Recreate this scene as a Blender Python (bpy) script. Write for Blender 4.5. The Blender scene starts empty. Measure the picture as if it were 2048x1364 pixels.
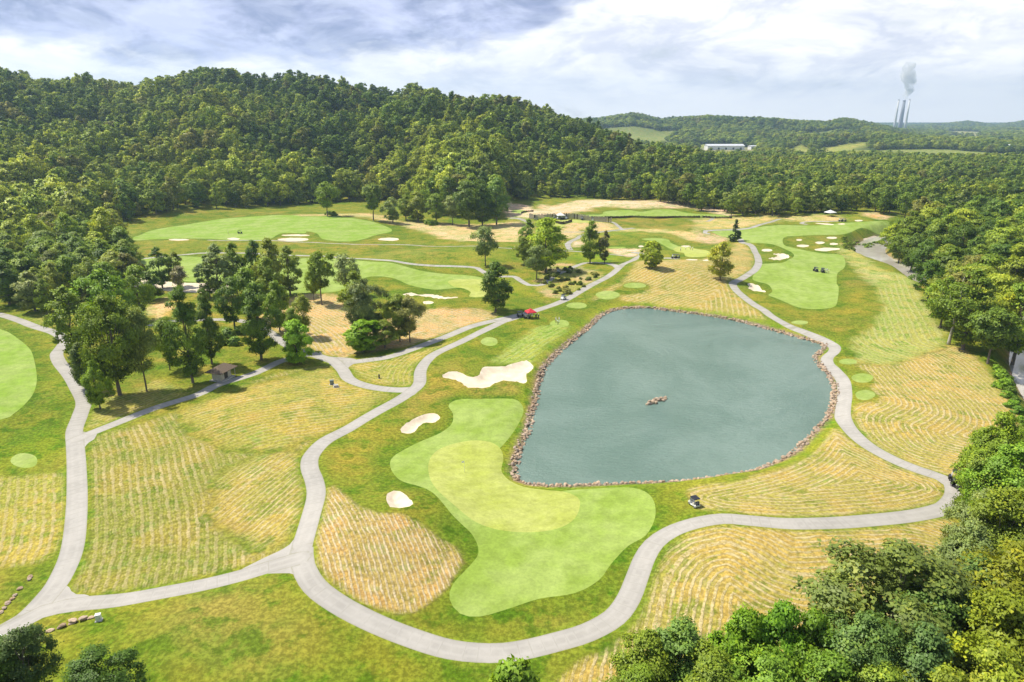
import bpy, bmesh, math, random, time
import numpy as np
from mathutils import Vector, Matrix, Euler
from mathutils.geometry import delaunay_2d_cdt
R_ = math.radians
S = bpy.context.scene
COL = S.collection
random.seed(7); rng = np.random.default_rng(7)

# ------------------------------------------------------------------ camera, world, sun, exposure
CAMH = 60.0; PITCH = R_(17.9); F = 1365.0
cam = bpy.data.objects.new('camera', bpy.data.cameras.new('camera')); COL.objects.link(cam)
cam.location = (0, 0, CAMH); cam.rotation_euler = (math.pi/2 - PITCH, 0, 0)
cam.data.sensor_width = 36; cam.data.lens = 36*F/2048; cam.data.clip_start = 1; cam.data.clip_end = 60000
S.camera = cam
S.cycles.volume_bounces = 4; S.cycles.max_bounces = 10; S.cycles.transparent_max_bounces = 8
SUN_EL, SUN_AZ = R_(57), R_(-68)          # azimuth measured from +Y (view direction) towards +X
EXPOSURE = 0.3
S.view_settings.view_transform = 'Standard'; S.view_settings.look = 'None'
S.view_settings.exposure = EXPOSURE; S.view_settings.gamma = 1; S.view_settings.use_curve_mapping = False
sd = bpy.data.lights.new('sun', 'SUN'); sd.energy = 5.0; sd.angle = R_(0.6); sd.color = (1, .94, .80)
so = bpy.data.objects.new('sun', sd); COL.objects.link(so)
sdir = Vector((math.sin(SUN_AZ)*math.cos(SUN_EL), math.cos(SUN_AZ)*math.cos(SUN_EL), math.sin(SUN_EL)))
so.rotation_euler = sdir.to_track_quat('Z', 'Y').to_euler(); so.location = (0, 0, 300)

class NT:
    """tiny node-tree helper"""
    def __init__(s, nt): s.t = nt; s.n = nt.nodes; s.n.clear()
    def node(s, typ, **kw):
        n = s.n.new(typ)
        for k, v in kw.items(): setattr(n, k, v)
        return n
    def put(s, sock, v):
        if hasattr(v, 'is_output') or isinstance(v, bpy.types.NodeSocket): s.t.links.new(v, sock)
        else: sock.default_value = v
    def math(s, op, a, b=None, c=None, clamp=False):
        n = s.node('ShaderNodeMath', operation=op, use_clamp=clamp)
        s.put(n.inputs[0], a)
        if b is not None: s.put(n.inputs[1], b)
        if c is not None: s.put(n.inputs[2], c)
        return n.outputs[0]
    def vmath(s, op, a, b=None, out=0):
        n = s.node('ShaderNodeVectorMath', operation=op); s.put(n.inputs[0], a)
        if b is not None:
            s.put(n.inputs['Scale'] if op == 'SCALE' else n.inputs[1], b)
        return n.outputs[out]
    def mix(s, f, a, b, mode='MIX'):
        n = s.node('ShaderNodeMix', data_type='RGBA', blend_type=mode)
        s.put(n.inputs[0], f); s.put(n.inputs[6], a if not isinstance(a, tuple) else (*a, 1)[:4]); s.put(n.inputs[7], b if not isinstance(b, tuple) else (*b, 1)[:4])
        return n.outputs[2]
    def noise(s, vec, scale, detail=4, rough=.55, dist=0, out=0):
        n = s.node('ShaderNodeTexNoise'); 
        if vec is not None: s.put(n.inputs['Vector'], vec)
        n.inputs['Scale'].default_value = scale; n.inputs['Detail'].default_value = detail
        n.inputs['Roughness'].default_value = rough; n.inputs['Distortion'].default_value = dist
        return n.outputs[out]
    def smooth(s, v, a, b, lo=0., hi=1.):
        n = s.node('ShaderNodeMapRange', interpolation_type='SMOOTHSTEP'); s.put(n.inputs[0], v)
        s.put(n.inputs[1], a); s.put(n.inputs[2], b); s.put(n.inputs[3], lo); s.put(n.inputs[4], hi)
        return n.outputs[0]
    def attr(s, name, typ='GEOMETRY', out='Fac'):
        n = s.node('ShaderNodeAttribute', attribute_name=name, attribute_type=typ); return n.outputs[out]
    def link(s, a, b): s.t.links.new(a, b)

def build_world():
    w = bpy.data.worlds.new("World"); S.world = w; w.use_nodes = True
    t = NT(w.node_tree)
    sky = t.node('ShaderNodeTexSky', sky_type='NISHITA'); sky.sun_disc = False
    sky.sun_elevation = SUN_EL; sky.sun_rotation = SUN_AZ; sky.air_density = 1; sky.dust_density = 1.5
    g = t.node('ShaderNodeTexCoord').outputs['Generated']
    sp = t.node('ShaderNodeSeparateXYZ'); t.link(g, sp.inputs[0])
    x, y, z = sp.outputs
    el = t.math('MULTIPLY', t.math('ARCSINE', z), 57.2958)
    az = t.math('MULTIPLY', t.math('ARCTAN2', x, y), 57.2958)
    den = t.math('ADD', t.math('MAXIMUM', z, 0.0), 0.10)
    cb = t.node('ShaderNodeCombineXYZ'); t.link(t.math('DIVIDE', x, den), cb.inputs[0]); t.link(t.math('DIVIDE', y, den), cb.inputs[1]); cb.inputs[2].default_value = 3.1
    P = cb.outputs[0]
    ev = t.node('ShaderNodeCombineXYZ')      # gently stretched angular coordinates: puffs seen side on near the horizon
    t.link(t.math('MULTIPLY', az, .055), ev.inputs[0]); t.link(t.math('MULTIPLY', el, .145), ev.inputs[1])
    Q = ev.outputs[0]
    big = t.noise(P, .42, 3, .5, .3)
    n1 = t.noise(Q, 1.9, 9, .56, .25)
    n2 = t.noise(Q, 3.3, 8, .6, .5)
    puff = t.math('ADD', t.math('MULTIPLY', n1, .65), t.math('MULTIPLY', n2, .35))
    # blue-grey cloud mass, upper left
    thr = t.math('ADD', 4.3, t.math('MULTIPLY', t.math('MAXIMUM', t.math('SUBTRACT', az, -3.), 0.), .42))
    wob = t.math('MULTIPLY', t.math('SUBTRACT', t.noise(Q, 1.15, 8, .55, .3), .5), 9.5)
    wob = t.math('ADD', wob, t.math('MULTIPLY', t.math('SUBTRACT', n2, .5), 4.))
    dm = t.smooth(t.math('ADD', t.math('SUBTRACT', el, thr), wob), -.5, 1.6)
    edge = t.smooth(t.math('ADD', t.math('SUBTRACT', el, thr), wob), -1.6, .4)
    bill = t.math('ABSOLUTE', t.math('SUBTRACT', t.math('MULTIPLY', t.noise(Q, 2.6, 9, .6, .5), 2.), 1.))      # creased undersides
    cre = t.smooth(bill, .0, .22)
    sh = t.math('ADD', t.math('MULTIPLY', t.smooth(n1, .40, .60), .6), t.math('MULTIPLY', cre, .4))
    lite = t.mix(sh, (.64, .655, .745), (1.02, .99, .955))
    lite = t.mix(t.smooth(t.math('SUBTRACT', el, t.math('MULTIPLY', n1, 4.)), 2.2, -1.6), lite, (.93, .915, .92))
    lite = t.mix(t.math('MULTIPLY', edge, .6), lite, (1.06, 1.04, 1.02))
    dk = t.mix(t.smooth(t.math('ADD', t.math('MULTIPLY', n2, .5), t.math('MULTIPLY', n1, .5)), .42, .60), (.25, .29, .46), (.54, .575, .78))
    dk = t.mix(t.math('MULTIPLY', cre, .25), dk, (.80, .84, .96))
    cl = t.mix(dm, lite, dk)
    cl = t.vmath('SCALE', cl, 1.14)
    skyc = t.vmath('SCALE', sky.outputs[0], .10)
    gap = t.math('MULTIPLY', t.smooth(puff, .44, .34), t.math('SUBTRACT', 1., dm))
    over = t.math('MULTIPLY', t.smooth(el, 14., 34.), t.smooth(n2, .62, .45))   # mostly open blue sky overhead
    c = t.mix(t.math('MULTIPLY', gap, .35), cl, skyc); c = t.mix(over, c, skyc); c = t.mix(t.math('MULTIPLY', t.smooth(y, .15, -.35), t.smooth(n2, .66, .46)), c, skyc)
    bg = t.node('ShaderNodeBackground'); t.link(c, bg.inputs[0]); bg.inputs[1].default_value = 1.0
    o = t.node('ShaderNodeOutputWorld'); t.link(bg.outputs[0], o.inputs[0])
build_world()

# ------------------------------------------------------------------ numeric helpers
def sstep(a, b, x):
    t = np.clip((x-a)/(b-a), 0, 1); return t*t*(3-2*t)
def _hash(ix, iy, seed):
    h = (ix.astype(np.int64)*374761393 + iy.astype(np.int64)*668265263 + seed*1442695041) & 0xffffffff
    h = ((h ^ (h >> 13))*1274126177) & 0xffffffff
    return ((h ^ (h >> 16)) & 0xffffff)/16777215.0
def vnoise(x, y, seed=0):
    ix, iy = np.floor(x), np.floor(y); fx, fy = x-ix, y-iy
    fx = fx*fx*(3-2*fx); fy = fy*fy*(3-2*fy)
    a, b = _hash(ix, iy, seed), _hash(ix+1, iy, seed); c, d = _hash(ix, iy+1, seed), _hash(ix+1, iy+1, seed)
    return (a*(1-fx)+b*fx)*(1-fy)+(c*(1-fx)+d*fx)*fy*1.0
def fbm(x, y, sc, seed=0, oct=4):
    s = 0; a = 1; tot = 0
    for k in range(oct):
        s = s+a*vnoise(x/sc*2**k+17.3*k, y/sc*2**k-9.1*k, seed+k); tot += a; a *= .5
    return s/tot-.5
def rays(P):
    P = np.asarray(P, float); a = (P[:, 0]-1024)/F; b = (P[:, 1]-682)/F
    c, s = math.cos(PITCH), math.sin(PITCH)
    return np.stack([a, c-b*s, -s-b*c], 1)
def plane(P, z=0.):
    d = rays(P); t = (z-CAMH)/d[:, 2]; return np.stack([d[:, 0]*t, d[:, 1]*t], 1)
def poly_sd(poly, x, y, closed=True):
    """signed distance, negative inside"""
    poly = np.asarray(poly, float); A = poly; B = np.roll(poly, -1, 0)
    if not closed: A, B = poly[:-1], poly[1:]
    sh = x.shape; x = x.ravel(); y = y.ravel(); d = np.full(x.shape, 1e18); ins = np.zeros(x.shape, bool)
    for (x0, y0), (x1, y1) in zip(A, B):
        ex, ey = x1-x0, y1-y0; L = ex*ex+ey*ey+1e-12
        t = np.clip(((x-x0)*ex+(y-y0)*ey)/L, 0, 1)
        d = np.minimum(d, (x-x0-t*ex)**2+(y-y0-t*ey)**2)
        if closed:
            c = (y0 > y) != (y1 > y)
            if y0 != y1: ins ^= c & (x < ex*(y-y0)/(y1-y0)+x0)
    d = np.sqrt(d); d[ins] *= -1
    return d.reshape(sh)
def poly_sd_far(poly, x, y, lim=30., closed=True):
    """poly_sd evaluated only near the polygon's box, lim elsewhere"""
    poly = np.asarray(poly); m = (x > poly[:, 0].min()-lim) & (x < poly[:, 0].max()+lim) & (y > poly[:, 1].min()-lim) & (y < poly[:, 1].max()+lim)
    out = np.full(x.shape, lim); out[m] = np.minimum(poly_sd(poly, x[m], y[m], closed), lim); return out
def catmull(P, closed, step=1.0):
    P = np.asarray(P, float); n = len(P); out = []
    rng_ = range(n) if closed else range(n-1)
    for i in rng_:
        g = lambda k: P[(i+k) % n] if closed else P[min(max(i+k, 0), n-1)]
        p0, p1, p2, p3 = g(-1), g(0), g(1), g(2)
        m = max(1, int(np.linalg.norm(p2-p1)/step))
        for t in np.arange(m)/m:
            out.append(.5*((2*p1)+(-p0+p2)*t+(2*p0-5*p1+4*p2-p3)*t*t+(-p0+3*p1-3*p2+p3)*t**3))
    if not closed: out.append(P[-1])
    return np.array(out)
# zoomed-crop coordinates to photo pixels
def Z(ox, oy, s):
    return lambda *pts: [(ox+x/s, oy+y/s) for x, y in pts]
Z1 = Z(0, 400, 2.9257); Z2 = Z(600, 380, 2.9257); Z3 = Z(1250, 380, 2.9257); Z4 = Z(1000, 380, 5.12); Z5 = Z(1400, 380, 5.12)
ZB1 = Z(0, 800, 2.4186); ZB2 = Z(600, 700, 2.0543); ZB3 = Z(1250, 600, 2.564); ZB4 = Z(1250, 900, 2.566); Z8 = Z(1700, 380, 2.928); Z7 = Z(400, 440, 5.12)
Z6 = Z(0, 560, 5.12); ZR = Z(1150, 150, 2.2806)
def ell(cx, cy, rx, ry, n=20, rot=0.): return [(cx+rx*math.cos(a)*(1+.05*math.sin(3*a+cx)), cy+ry*math.sin(a)*(1+.05*math.cos(2*a+cx))) for a in [2*math.pi*k/n for k in range(n)]]
def zel(Zf, cx, cy, rx, ry, n=16): return Zf(*ell(cx, cy, rx, ry, n))

# ------------------------------------------------------------------ terrain
WATER_Z = -1.3; RIVER_Z = -4.0
POND_PX = [(1032,947),(1036,920),(1045,895),(1058,862),(1066,830),(1076,790),(1083,755),(1098,728),(1120,705),(1150,680),(1180,655),(1205,632),(1230,621),(1262,617),(1300,617),(1350,624),(1400,630),(1450,638),(1500,649),(1550,663),(1600,677),(1636,687),(1647,692),(1640,702),(1628,713),(1636,729),(1656,752),(1665,779),(1661,811),(1652,834),(1632,857),(1609,881),(1581,908),(1542,928),(1503,943),(1445,953),(1386,961),(1308,966),(1250,967),(1200,969),(1150,971),(1100,971),(1060,968),(1040,961)]
POND = catmull(plane(POND_PX, WATER_Z), True, 2.5)
RIVER = catmull(plane([(1880,462),(1815,470),(1768,479),(1740,495),(1748,513),(1790,530),(1840,548),(1890,580),(2000,620),(2075,680),(2088,740),(2120,800),(2200,900),(2400,1100)], RIVER_Z), False, 5.)
def utab(px, py): return plane([(a, 900.) for a in px])[:, 0]/plane([(a, 900.) for a in px])[:, 1]
# main ridge: px, silhouette y, foot y, crest distance
RG = np.array([(-900,200,520,800),(-400,165,500,820),(-100,150,485,840),(0,148,478,850),(60,166,474,850),(130,170,465,850),(180,162,452,850),(250,174,440,850),(350,163,430,850),(400,147,426,850),(480,150,418,850),(560,150,412,850),(690,166,402,850),(760,180,402,850),(820,181,408,850),(865,189,436,845),(900,196,440,840),(1000,206,438,830),(1018,207,404,830),(1100,218,398,820),(1150,232,396,810),(1207,250,400,800),(1251,268,404,790),(1295,290,408,780),(1347,305,414,760),(1400,320,424,740),(1480,330,430,730),(1600,330,430,730)], float)
def sil_u(px, py, D):   # azimuth slope and height of a skyline pixel at distance D (along Y)
    d = rays(np.stack([px, py], 1)); return d[:, 0]/d[:, 1], CAMH+d[:, 2]/d[:, 1]*D
RU, RH = sil_u(RG[:, 0], RG[:, 1], RG[:, 3]); RH = np.maximum(RH-19., 0.)
RH[-4:] = [8, 4, 0, 0]
_df = rays(np.stack([RG[:, 0], RG[:, 2]], 1)); RF = CAMH/(-_df[:, 2]/_df[:, 1]); RD = RG[:, 3]
LA = np.array([(900,244),(1150,238),(1200,236),(1265,226),(1320,241),(1370,236),(1420,231),(1480,238),(1550,239),(1600,242),(1650,244),(1690,237),(1730,248),(1790,263),(1850,275),(2100,285)], float)
LB = np.array([(700,236),(1150,243),(1330,237),(1380,233),(1480,234),(1700,248),(1760,255),(1850,249),(1900,246),(1935,242),(1990,250),(2048,242),(2300,238),(2700,245)], float)
LAU, LAH = sil_u(LA[:, 0], LA[:, 1], 2400.); LBU, LBH = sil_u(LB[:, 0], LB[:, 1], 5600.); LAH -= 14; LBH -= 16
MOUNDS = []     # (x, y, radius, height)
def mound(px, py, r, h, z=0.):
    x, y = plane([(px, py)])[0]; MOUNDS.append((x, y, r, h))
for m in [(770,1100,15,2.6),(700,1060,11,1.2),(1110,1190,16,.8),(870,1010,8,.9),(790,960,9,.8),(900,730,10,.8),(1080,760,9,.6),(760,850,10,.7),(640,950,9,.5),
          (1340,545,26,3.2),(1450,520,22,2.6),(1250,545,16,1.6),(930,515,22,2.2),(820,520,20,1.8),(1000,500,22,1.6),(760,540,12,1.4),(900,610,10,1.2),(820,585,9,1.0),
          (330,430,45,4.5),(560,440,40,2.5),(700,450,30,2.0),(1290,480,22,2.5),(1380,465,20,2.4),(1170,445,28,3.0),(1540,488,14,1.8),(1620,480,24,2.2),(1580,530,12,.9),
          (1700,440,45,3.),(1750,430,22,3.5),(1500,455,25,1.8),(1800,830,14,1.2),(1640,1000,20,1.4),(1560,1130,22,1.6),(1450,1080,14,1.0),(400,1000,25,1.1),(560,820,16,1.0),(300,900,20,.7),
          (1690,560,14,.5),(30,800,20,.8),(560,1280,16,1.2),(300,1290,14,.8),(1100,435,26,3.4),(1230,415,40,3.2),(1330,412,30,2.),(620,530,20,1.)]: mound(*m)
def h_base(x, y):
    z = fbm(x, y, 42., 3, 3)*1.7 + fbm(x, y, 13., 9, 2)*.35
    for mx, my, r, hh in MOUNDS: z = z+hh*np.exp(-((x-mx)**2+(y-my)**2)/(r*r)*1.2)
    ys = np.maximum(y, 20.); u = x/ys
    Hc = np.interp(u, RU, RH); Yf = np.interp(u, RU, RF); Yc = np.interp(u, RU, RD)
    t = np.clip((y-Yf)/(Yc-Yf), 0, 1); up = (t*t*(3-2*t))**.85
    dn = 1-sstep(0, 1, (y-Yc)/700.)
    sp = fbm(x, y, 130., 21, 3)
    z = z+Hc*up*np.where(y > Yc, dn, 1)*1.0 + sp*42*np.sin(np.pi*np.clip(t, 0, 1))*np.minimum(Hc/60, 1)*(y < Yc)
    far = sstep(900, 2200, y)*(y > 0)
    z = z+far*(fbm(x, y, 420., 33, 4)+.08)*30
    kx, ky = plane([(1655, 300)])[0]
    z = z+20*np.exp(-(((x-u_k*1700)/190)**2+((y-1750)/230)**2))
    LHa = np.interp(u, LAU, LAH); LHb = np.interp(u, LBU, LBH)
    pa = np.exp(-((y-2400)/np.where(y < 2400, 420, 700))**2)*(1+1.1*fbm(x, y, 260., 41, 3)*np.clip(abs(y-2400)/200, 0, 1)); pb = np.exp(-((y-5600)/800)**2)
    z = np.maximum(z*(1-.7*pb), np.maximum(LHa*pa+far*fbm(x, y, 210., 51, 4)*26*(1-np.exp(-((y-2400)/160)**2))*(1+.0*y), LHb*pb)*(y > 1200)+z*(y <= 1200)*1.0)
    return z
_d = rays([(1655, 300)])[0]; u_k = _d[0]/_d[1]
def smooth_floor(z, sd, zt, w0, w1):
    """flatten towards zt where sd<w0, free beyond w1"""
    t = sstep(w0, w1, sd); return zt*(1-t)+z*t
PATH_FLAT = []
BUNK = []     # world polys, depth
def h_full(x, y):
    z = h_base(x, y)
    s = poly_sd_far(POND, x, y, 40.)
    z = np.where(s > 0, WATER_Z+(z-WATER_Z)*sstep(-.6, 5., s)**.8, np.maximum(WATER_Z+s*.6-.25, -4.5))
    z = np.where((s > 0), np.maximum(z, WATER_Z+.02), z)
    s = poly_sd_far(RIVER, x, y, 40., False)-7.5
    z = RIVER_Z-1.0+(z-RIVER_Z+1.0)*sstep(-2.5, 6.5, s)
    for P, dep in BUNK:
        s = poly_sd_far(P, x, y, 4.)
        z = z+np.where(s < 0, -dep*sstep(0, 1.8, -s), .28*dep*np.exp(-(s/1.4)**2)*(s < 4))
    return z
HG_ = {}
def h_grid(x, y):
    """h_base looked up bilinearly on a table over (log distance, azimuth)"""
    ny, nu = 1300, 760; y0, y1, u0, u1 = 20., 9500., -1.15, 1.15
    if 'g' not in HG_:
        Y, U = np.meshgrid(y0*np.exp(np.linspace(0, math.log(y1/y0), ny)), np.linspace(u0, u1, nu), indexing='ij'); HG_['g'] = h_base(U*Y, Y)
    g = HG_['g']; yy = np.maximum(y, y0)
    a = np.clip(np.log(yy/y0)/math.log(y1/y0)*(ny-1), 0, ny-1.001); b = np.clip((x/yy-u0)/(u1-u0)*(nu-1), 0, nu-1.001)
    i = a.astype(int); j = b.astype(int); fa = a-i; fb = b-j
    return (g[i, j]*(1-fa)+g[i+1, j]*fa)*(1-fb)+(g[i, j+1]*(1-fa)+g[i+1, j+1]*fa)*fb
def cast(P, hf=None):
    """photo pixels -> points on the terrain"""
    hf = hf or h_grid; d = rays(P); n = len(d)
    lo = np.full(n, 30.); hi = np.full(n, np.nan); prev = lo.copy()
    for t in np.geomspace(40, 9000, 260):
        p = d*t; m = np.isnan(hi) & (CAMH+p[:, 2] < hf(p[:, 0], p[:, 1]))
        hi[m] = t; lo[m] = prev[m]; prev[:] = t
    bad = np.isnan(hi); hi[bad] = 9000; lo[bad] = 9000
    for _ in range(18):
        mid = (lo+hi)/2; p = d*mid[:, None]; m = CAMH+p[:, 2] < hf(p[:, 0], p[:, 1]); hi = np.where(m, mid, hi); lo = np.where(m, lo, mid)
    p = d*hi[:, None]; return p[:, :2]
def castc(P, **k): return cast(P, **k)
def H(x, y): return float(h_full(np.array([x]), np.array([y]))[0])
def project(x, y, z):
    c, s = math.cos(PITCH), math.sin(PITCH); zz = z-CAMH
    d = y*c-zz*s; v = y*s+zz*c
    return 1024+F*x/d, 682-F*v/d, d
# ------------------------------------------------------------------ what lies where on the ground (photo pixels cast onto the terrain)
def wp(P, step=1.2, closed=True): return catmull(cast(P), closed, step)
B1 = ZB2((585,105),(610,93),(660,93),(690,108),(730,110),(745,85),(760,72),(830,70),(890,55),(930,45),(958,60),(950,78),(930,95),(932,125),(915,135),(870,128),(820,130),(780,150),(730,158),(690,155),(660,135),(630,122),(595,118))
B2 = ZB2((413,330),(420,315),(460,290),(510,268),(550,263),(575,275),(570,290),(540,300),(500,305),(470,340),(440,347),(418,343))
B3 = ZB2((355,620),(360,595),(385,583),(410,585),(440,605),(465,632),(450,648),(410,655),(370,645))
B4 = Z2((600,612),(640,602),(690,612),(790,615),(850,628),(925,630),(880,638),(820,638),(760,628),(700,620),(620,620))
B5 = Z5((700,705),(770,690),(790,675),(745,658),(800,653),(880,660),(915,685),(880,705),(820,720),(740,715))
B6 = Z5((485,965),(530,962),(600,985),(630,1020),(675,1045),(640,1050),(580,1040),(520,1025),(490,1010),(505,990))
B7 = Z5((1170,610),(1220,598),(1300,592),(1430,600),(1430,610),(1330,622),(1280,628),(1220,625))
B8 = Z5((1180,340),(1280,342),(1370,352),(1340,360),(1240,352))
B9 = Z5((1680,435),(1740,410),(1800,388),(1860,388),(1860,400),(1800,425),(1740,440),(1700,443))
WASTE = Z1((730,450),(910,470),(1100,485),(1370,490),(1350,540),(1100,540),(950,530),(760,500))
BUNKERS = [  # polygon px, depth, label
 (B1, .8, 'broad pink-white sand bunker with three lobes between the cart path junction and the pond'),
 (B2, .7, 'kidney shaped white sand bunker left of the large green'),
 (B3, .85, 'small rounded white sand bunker above the striped hay mound'),
 (B4, .8, 'long thin wavy sand bunker in front of the green behind the red canopy'),
 (zel(Z2,750,659,32,9), .3, 'tiny sand bunker below the long thin wavy bunker'),
 (zel(Z2,520,289,62,9), .4, 'lone flat oval bunker at the right end of the upper left fairway'),
 (zel(Z7,980,157,145,9), .3, 'upper of the two stacked bunkers on the dark grass ring'),
 (zel(Z7,960,200,160,17), .4, 'lower of the two stacked bunkers on the dark grass ring'),
 (zel(Z7,343,193,65,11), .3, 'small bunker just below the lone golf cart of the upper left fairway'),
 (zel(Z1,1045,233,60,5), .3, 'thin sliver bunker at the far left of the upper left fairway'),
 (zel(Z5,685,618,55,14), .4, 'small oval bunker directly above the hooked bunker beside the bending path'),
 (B5, .9, 'hooked white bunker on the left flank of the right fairway'),
 (B6, .9, 'ragged white bunker between the right hand path and the fairway end'),
 (zel(Z5,1015,512,32,9), .3, 'leftmost small round bunker of the rough island in the right fairway'),
 (zel(Z5,1350,490,55,11), .3, 'topmost oval bunker of the rough island in the right fairway'),
 (zel(Z5,1228,541,48,12), .3, 'central oval bunker of the rough island in the right fairway'),
 (zel(Z5,1370,553,42,11), .3, 'rightmost oval bunker of the rough island in the right fairway'),
 (zel(Z5,1052,573,64,12), .3, 'lower left oval bunker of the rough island in the right fairway'),
 (B7, .4, 'long crescent bunker closing the bottom of the rough island in the right fairway'),
 (B8, .3, 'long thin far bunker beside the curled path end'),
 (zel(Z5,1450,349,36,6), .25, 'small far bunker below the pair of parked carts on the far fairway'),
 (zel(Z5,1625,314,42,8), .25, 'small far bunker at the end of the fairway near the treeline'),
 (B9, .4, 'slanting sand bunker above the shrubs on the river bank'),
 (zel(Z4,1445,578,28,9), .25, 'small bunker just left of the green with white clad golfers'),
 (zel(Z4,1900,577,45,9), .25, 'small bunker directly behind the green with white clad golfers'),
 (zel(Z4,1965,715,60,7), .25, 'small bunker in front of the green with white clad golfers'),
 (zel(Z5,70,720,44,8), .25, 'small bunker between the far green and the bright round tree'),
 (WASTE, .2, 'long pale sand waste area half hidden behind the left tree clump')]
# greens, tees, fairways
GREEN = ZB2((527,480),(545,430),(600,395),(700,372),(780,378),(825,405),(835,440),(828,490),(860,525),(920,555),(1000,570),(1080,580),(1140,605),(1150,640),(1130,690),(1080,725),(1000,745),(900,748),(800,735),(720,705),(660,660),(580,590),(540,540))
GREENL = Z2((865,538),(900,525),(960,521),(1060,524),(1120,545),(1110,600),(1080,622),(1030,628),(990,622),(998,597),(960,577),(900,565))
GREENF = Z3((283,347),(300,335),(330,330),(400,340),(470,352),(500,370),(480,388),(400,393),(355,387),(342,368),(300,360))
GREENH = Z4((480,315),(700,303),(940,318),(1080,330),(900,335),(700,345),(620,385),(560,370),(480,345))
TEES = [(ell(979,683,17,9),), (zel(Z2,1520,780,56,22),), (zel(Z2,1620,675,60,18),), (zel(Z2,1800,615,70,24),), (zel(Z2,1960,558,66,16),),
        (ell(1696,723,18,6),), (ell(1725,756,22,9),), (ell(1730,790,20,10),), (ell(1600,645,17,4),), (ell(49,921,27,15),), (zel(Z4,200,220,82,18),)]
APRON = [(897,812),(905,803),(925,798),(960,798),(1005,797),(1035,800),(1047,814),(1040,838),(1022,868),(1000,895),(985,905),(975,930),(985,960),(1035,985),(1100,985),(1140,978),(1185,974),(1250,973),(1290,983),(1308,1003),(1310,1035),(1292,1070),(1256,1092),(1222,1128),(1198,1160),(1150,1186),(1080,1197),(1018,1217),(960,1233),(920,1227),(899,1198),(906,1168),(938,1133),(957,1105),(945,1070),(905,1030),(865,985),(840,973),(800,960),(781,935),(787,913),(830,888),(880,866),(903,848),(906,828)]
FAIR_R = Z5((130,425),(300,412),(440,405),(600,380),(800,360),(1000,362),(1200,362),(1400,345),(1600,330),(1920,320),(1935,335),(1850,370),(1700,382),(1600,405),(1450,455),(1200,460),(1000,470),(900,475),(850,500),(860,560),(950,590),(1150,632),(1260,650),(1440,665),(1485,720),(1480,790),(1410,850),(1400,950),(1420,1000),(1410,1120),(1380,1190),(1280,1215),(1150,1218),(1000,1200),(880,1150),(760,1100),(700,1075),(740,1040),(720,990),(680,960),(560,930),(540,890),(600,800),(640,757),(750,750),(880,730),(960,680),(940,640),(860,600),(760,560),(640,545),(520,540),(430,520),(420,480),(250,480),(140,440))
FAIR_UL = [(268,474)]+Z1((820,205),(900,175),(1050,150),(1300,110),(1500,95),(1750,90))+Z2((0,155),(200,155),(400,180),(520,220),(530,245),(450,262),(380,285),(300,300),(200,298),(130,285),(100,255),(40,242))+Z1((1780,195),(1650,195),(1560,232),(1400,236),(1250,228),(1100,225),(900,230),(790,236))
FAIR_ML = [(262,540)]+Z1((830,345),(1100,330))+Z2((0,400),(200,402),(400,418),(560,432),(700,470),(860,492),(960,497),(1060,512),(1130,540),(1100,600),(1000,590),(950,572),(860,578),(780,582),(700,570),(640,555),(560,520),(480,506),(400,508),(350,530),(230,590),(60,600),(-120,600))+Z1((1150,480),(900,465),(780,440))
FAIR_L = [(-300,625),(-180,628),(-100,634),(-50,643)]+Z1((0,755),(60,780),(130,830),(180,880),(205,960),(215,1050),(200,1120),(150,1190),(80,1250),(0,1285))+[(-120,850),(-300,860)]
FAIR_F = Z4((800,268),(1030,250),(1080,220),(1300,205),(1450,222),(1600,200),(1750,200),(1900,230),(2040,246))+Z5((140,250),(270,262),(330,272),(150,283),(0,278))+Z4((1900,268),(1500,268),(1200,275),(980,275))
FAIR_C = Z4((1450,500),(1700,500),(1750,540),(1830,580),(1780,612),(1700,580),(1600,530))
FAIR_M = zel(Z4,1200,590,90,9)
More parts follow.
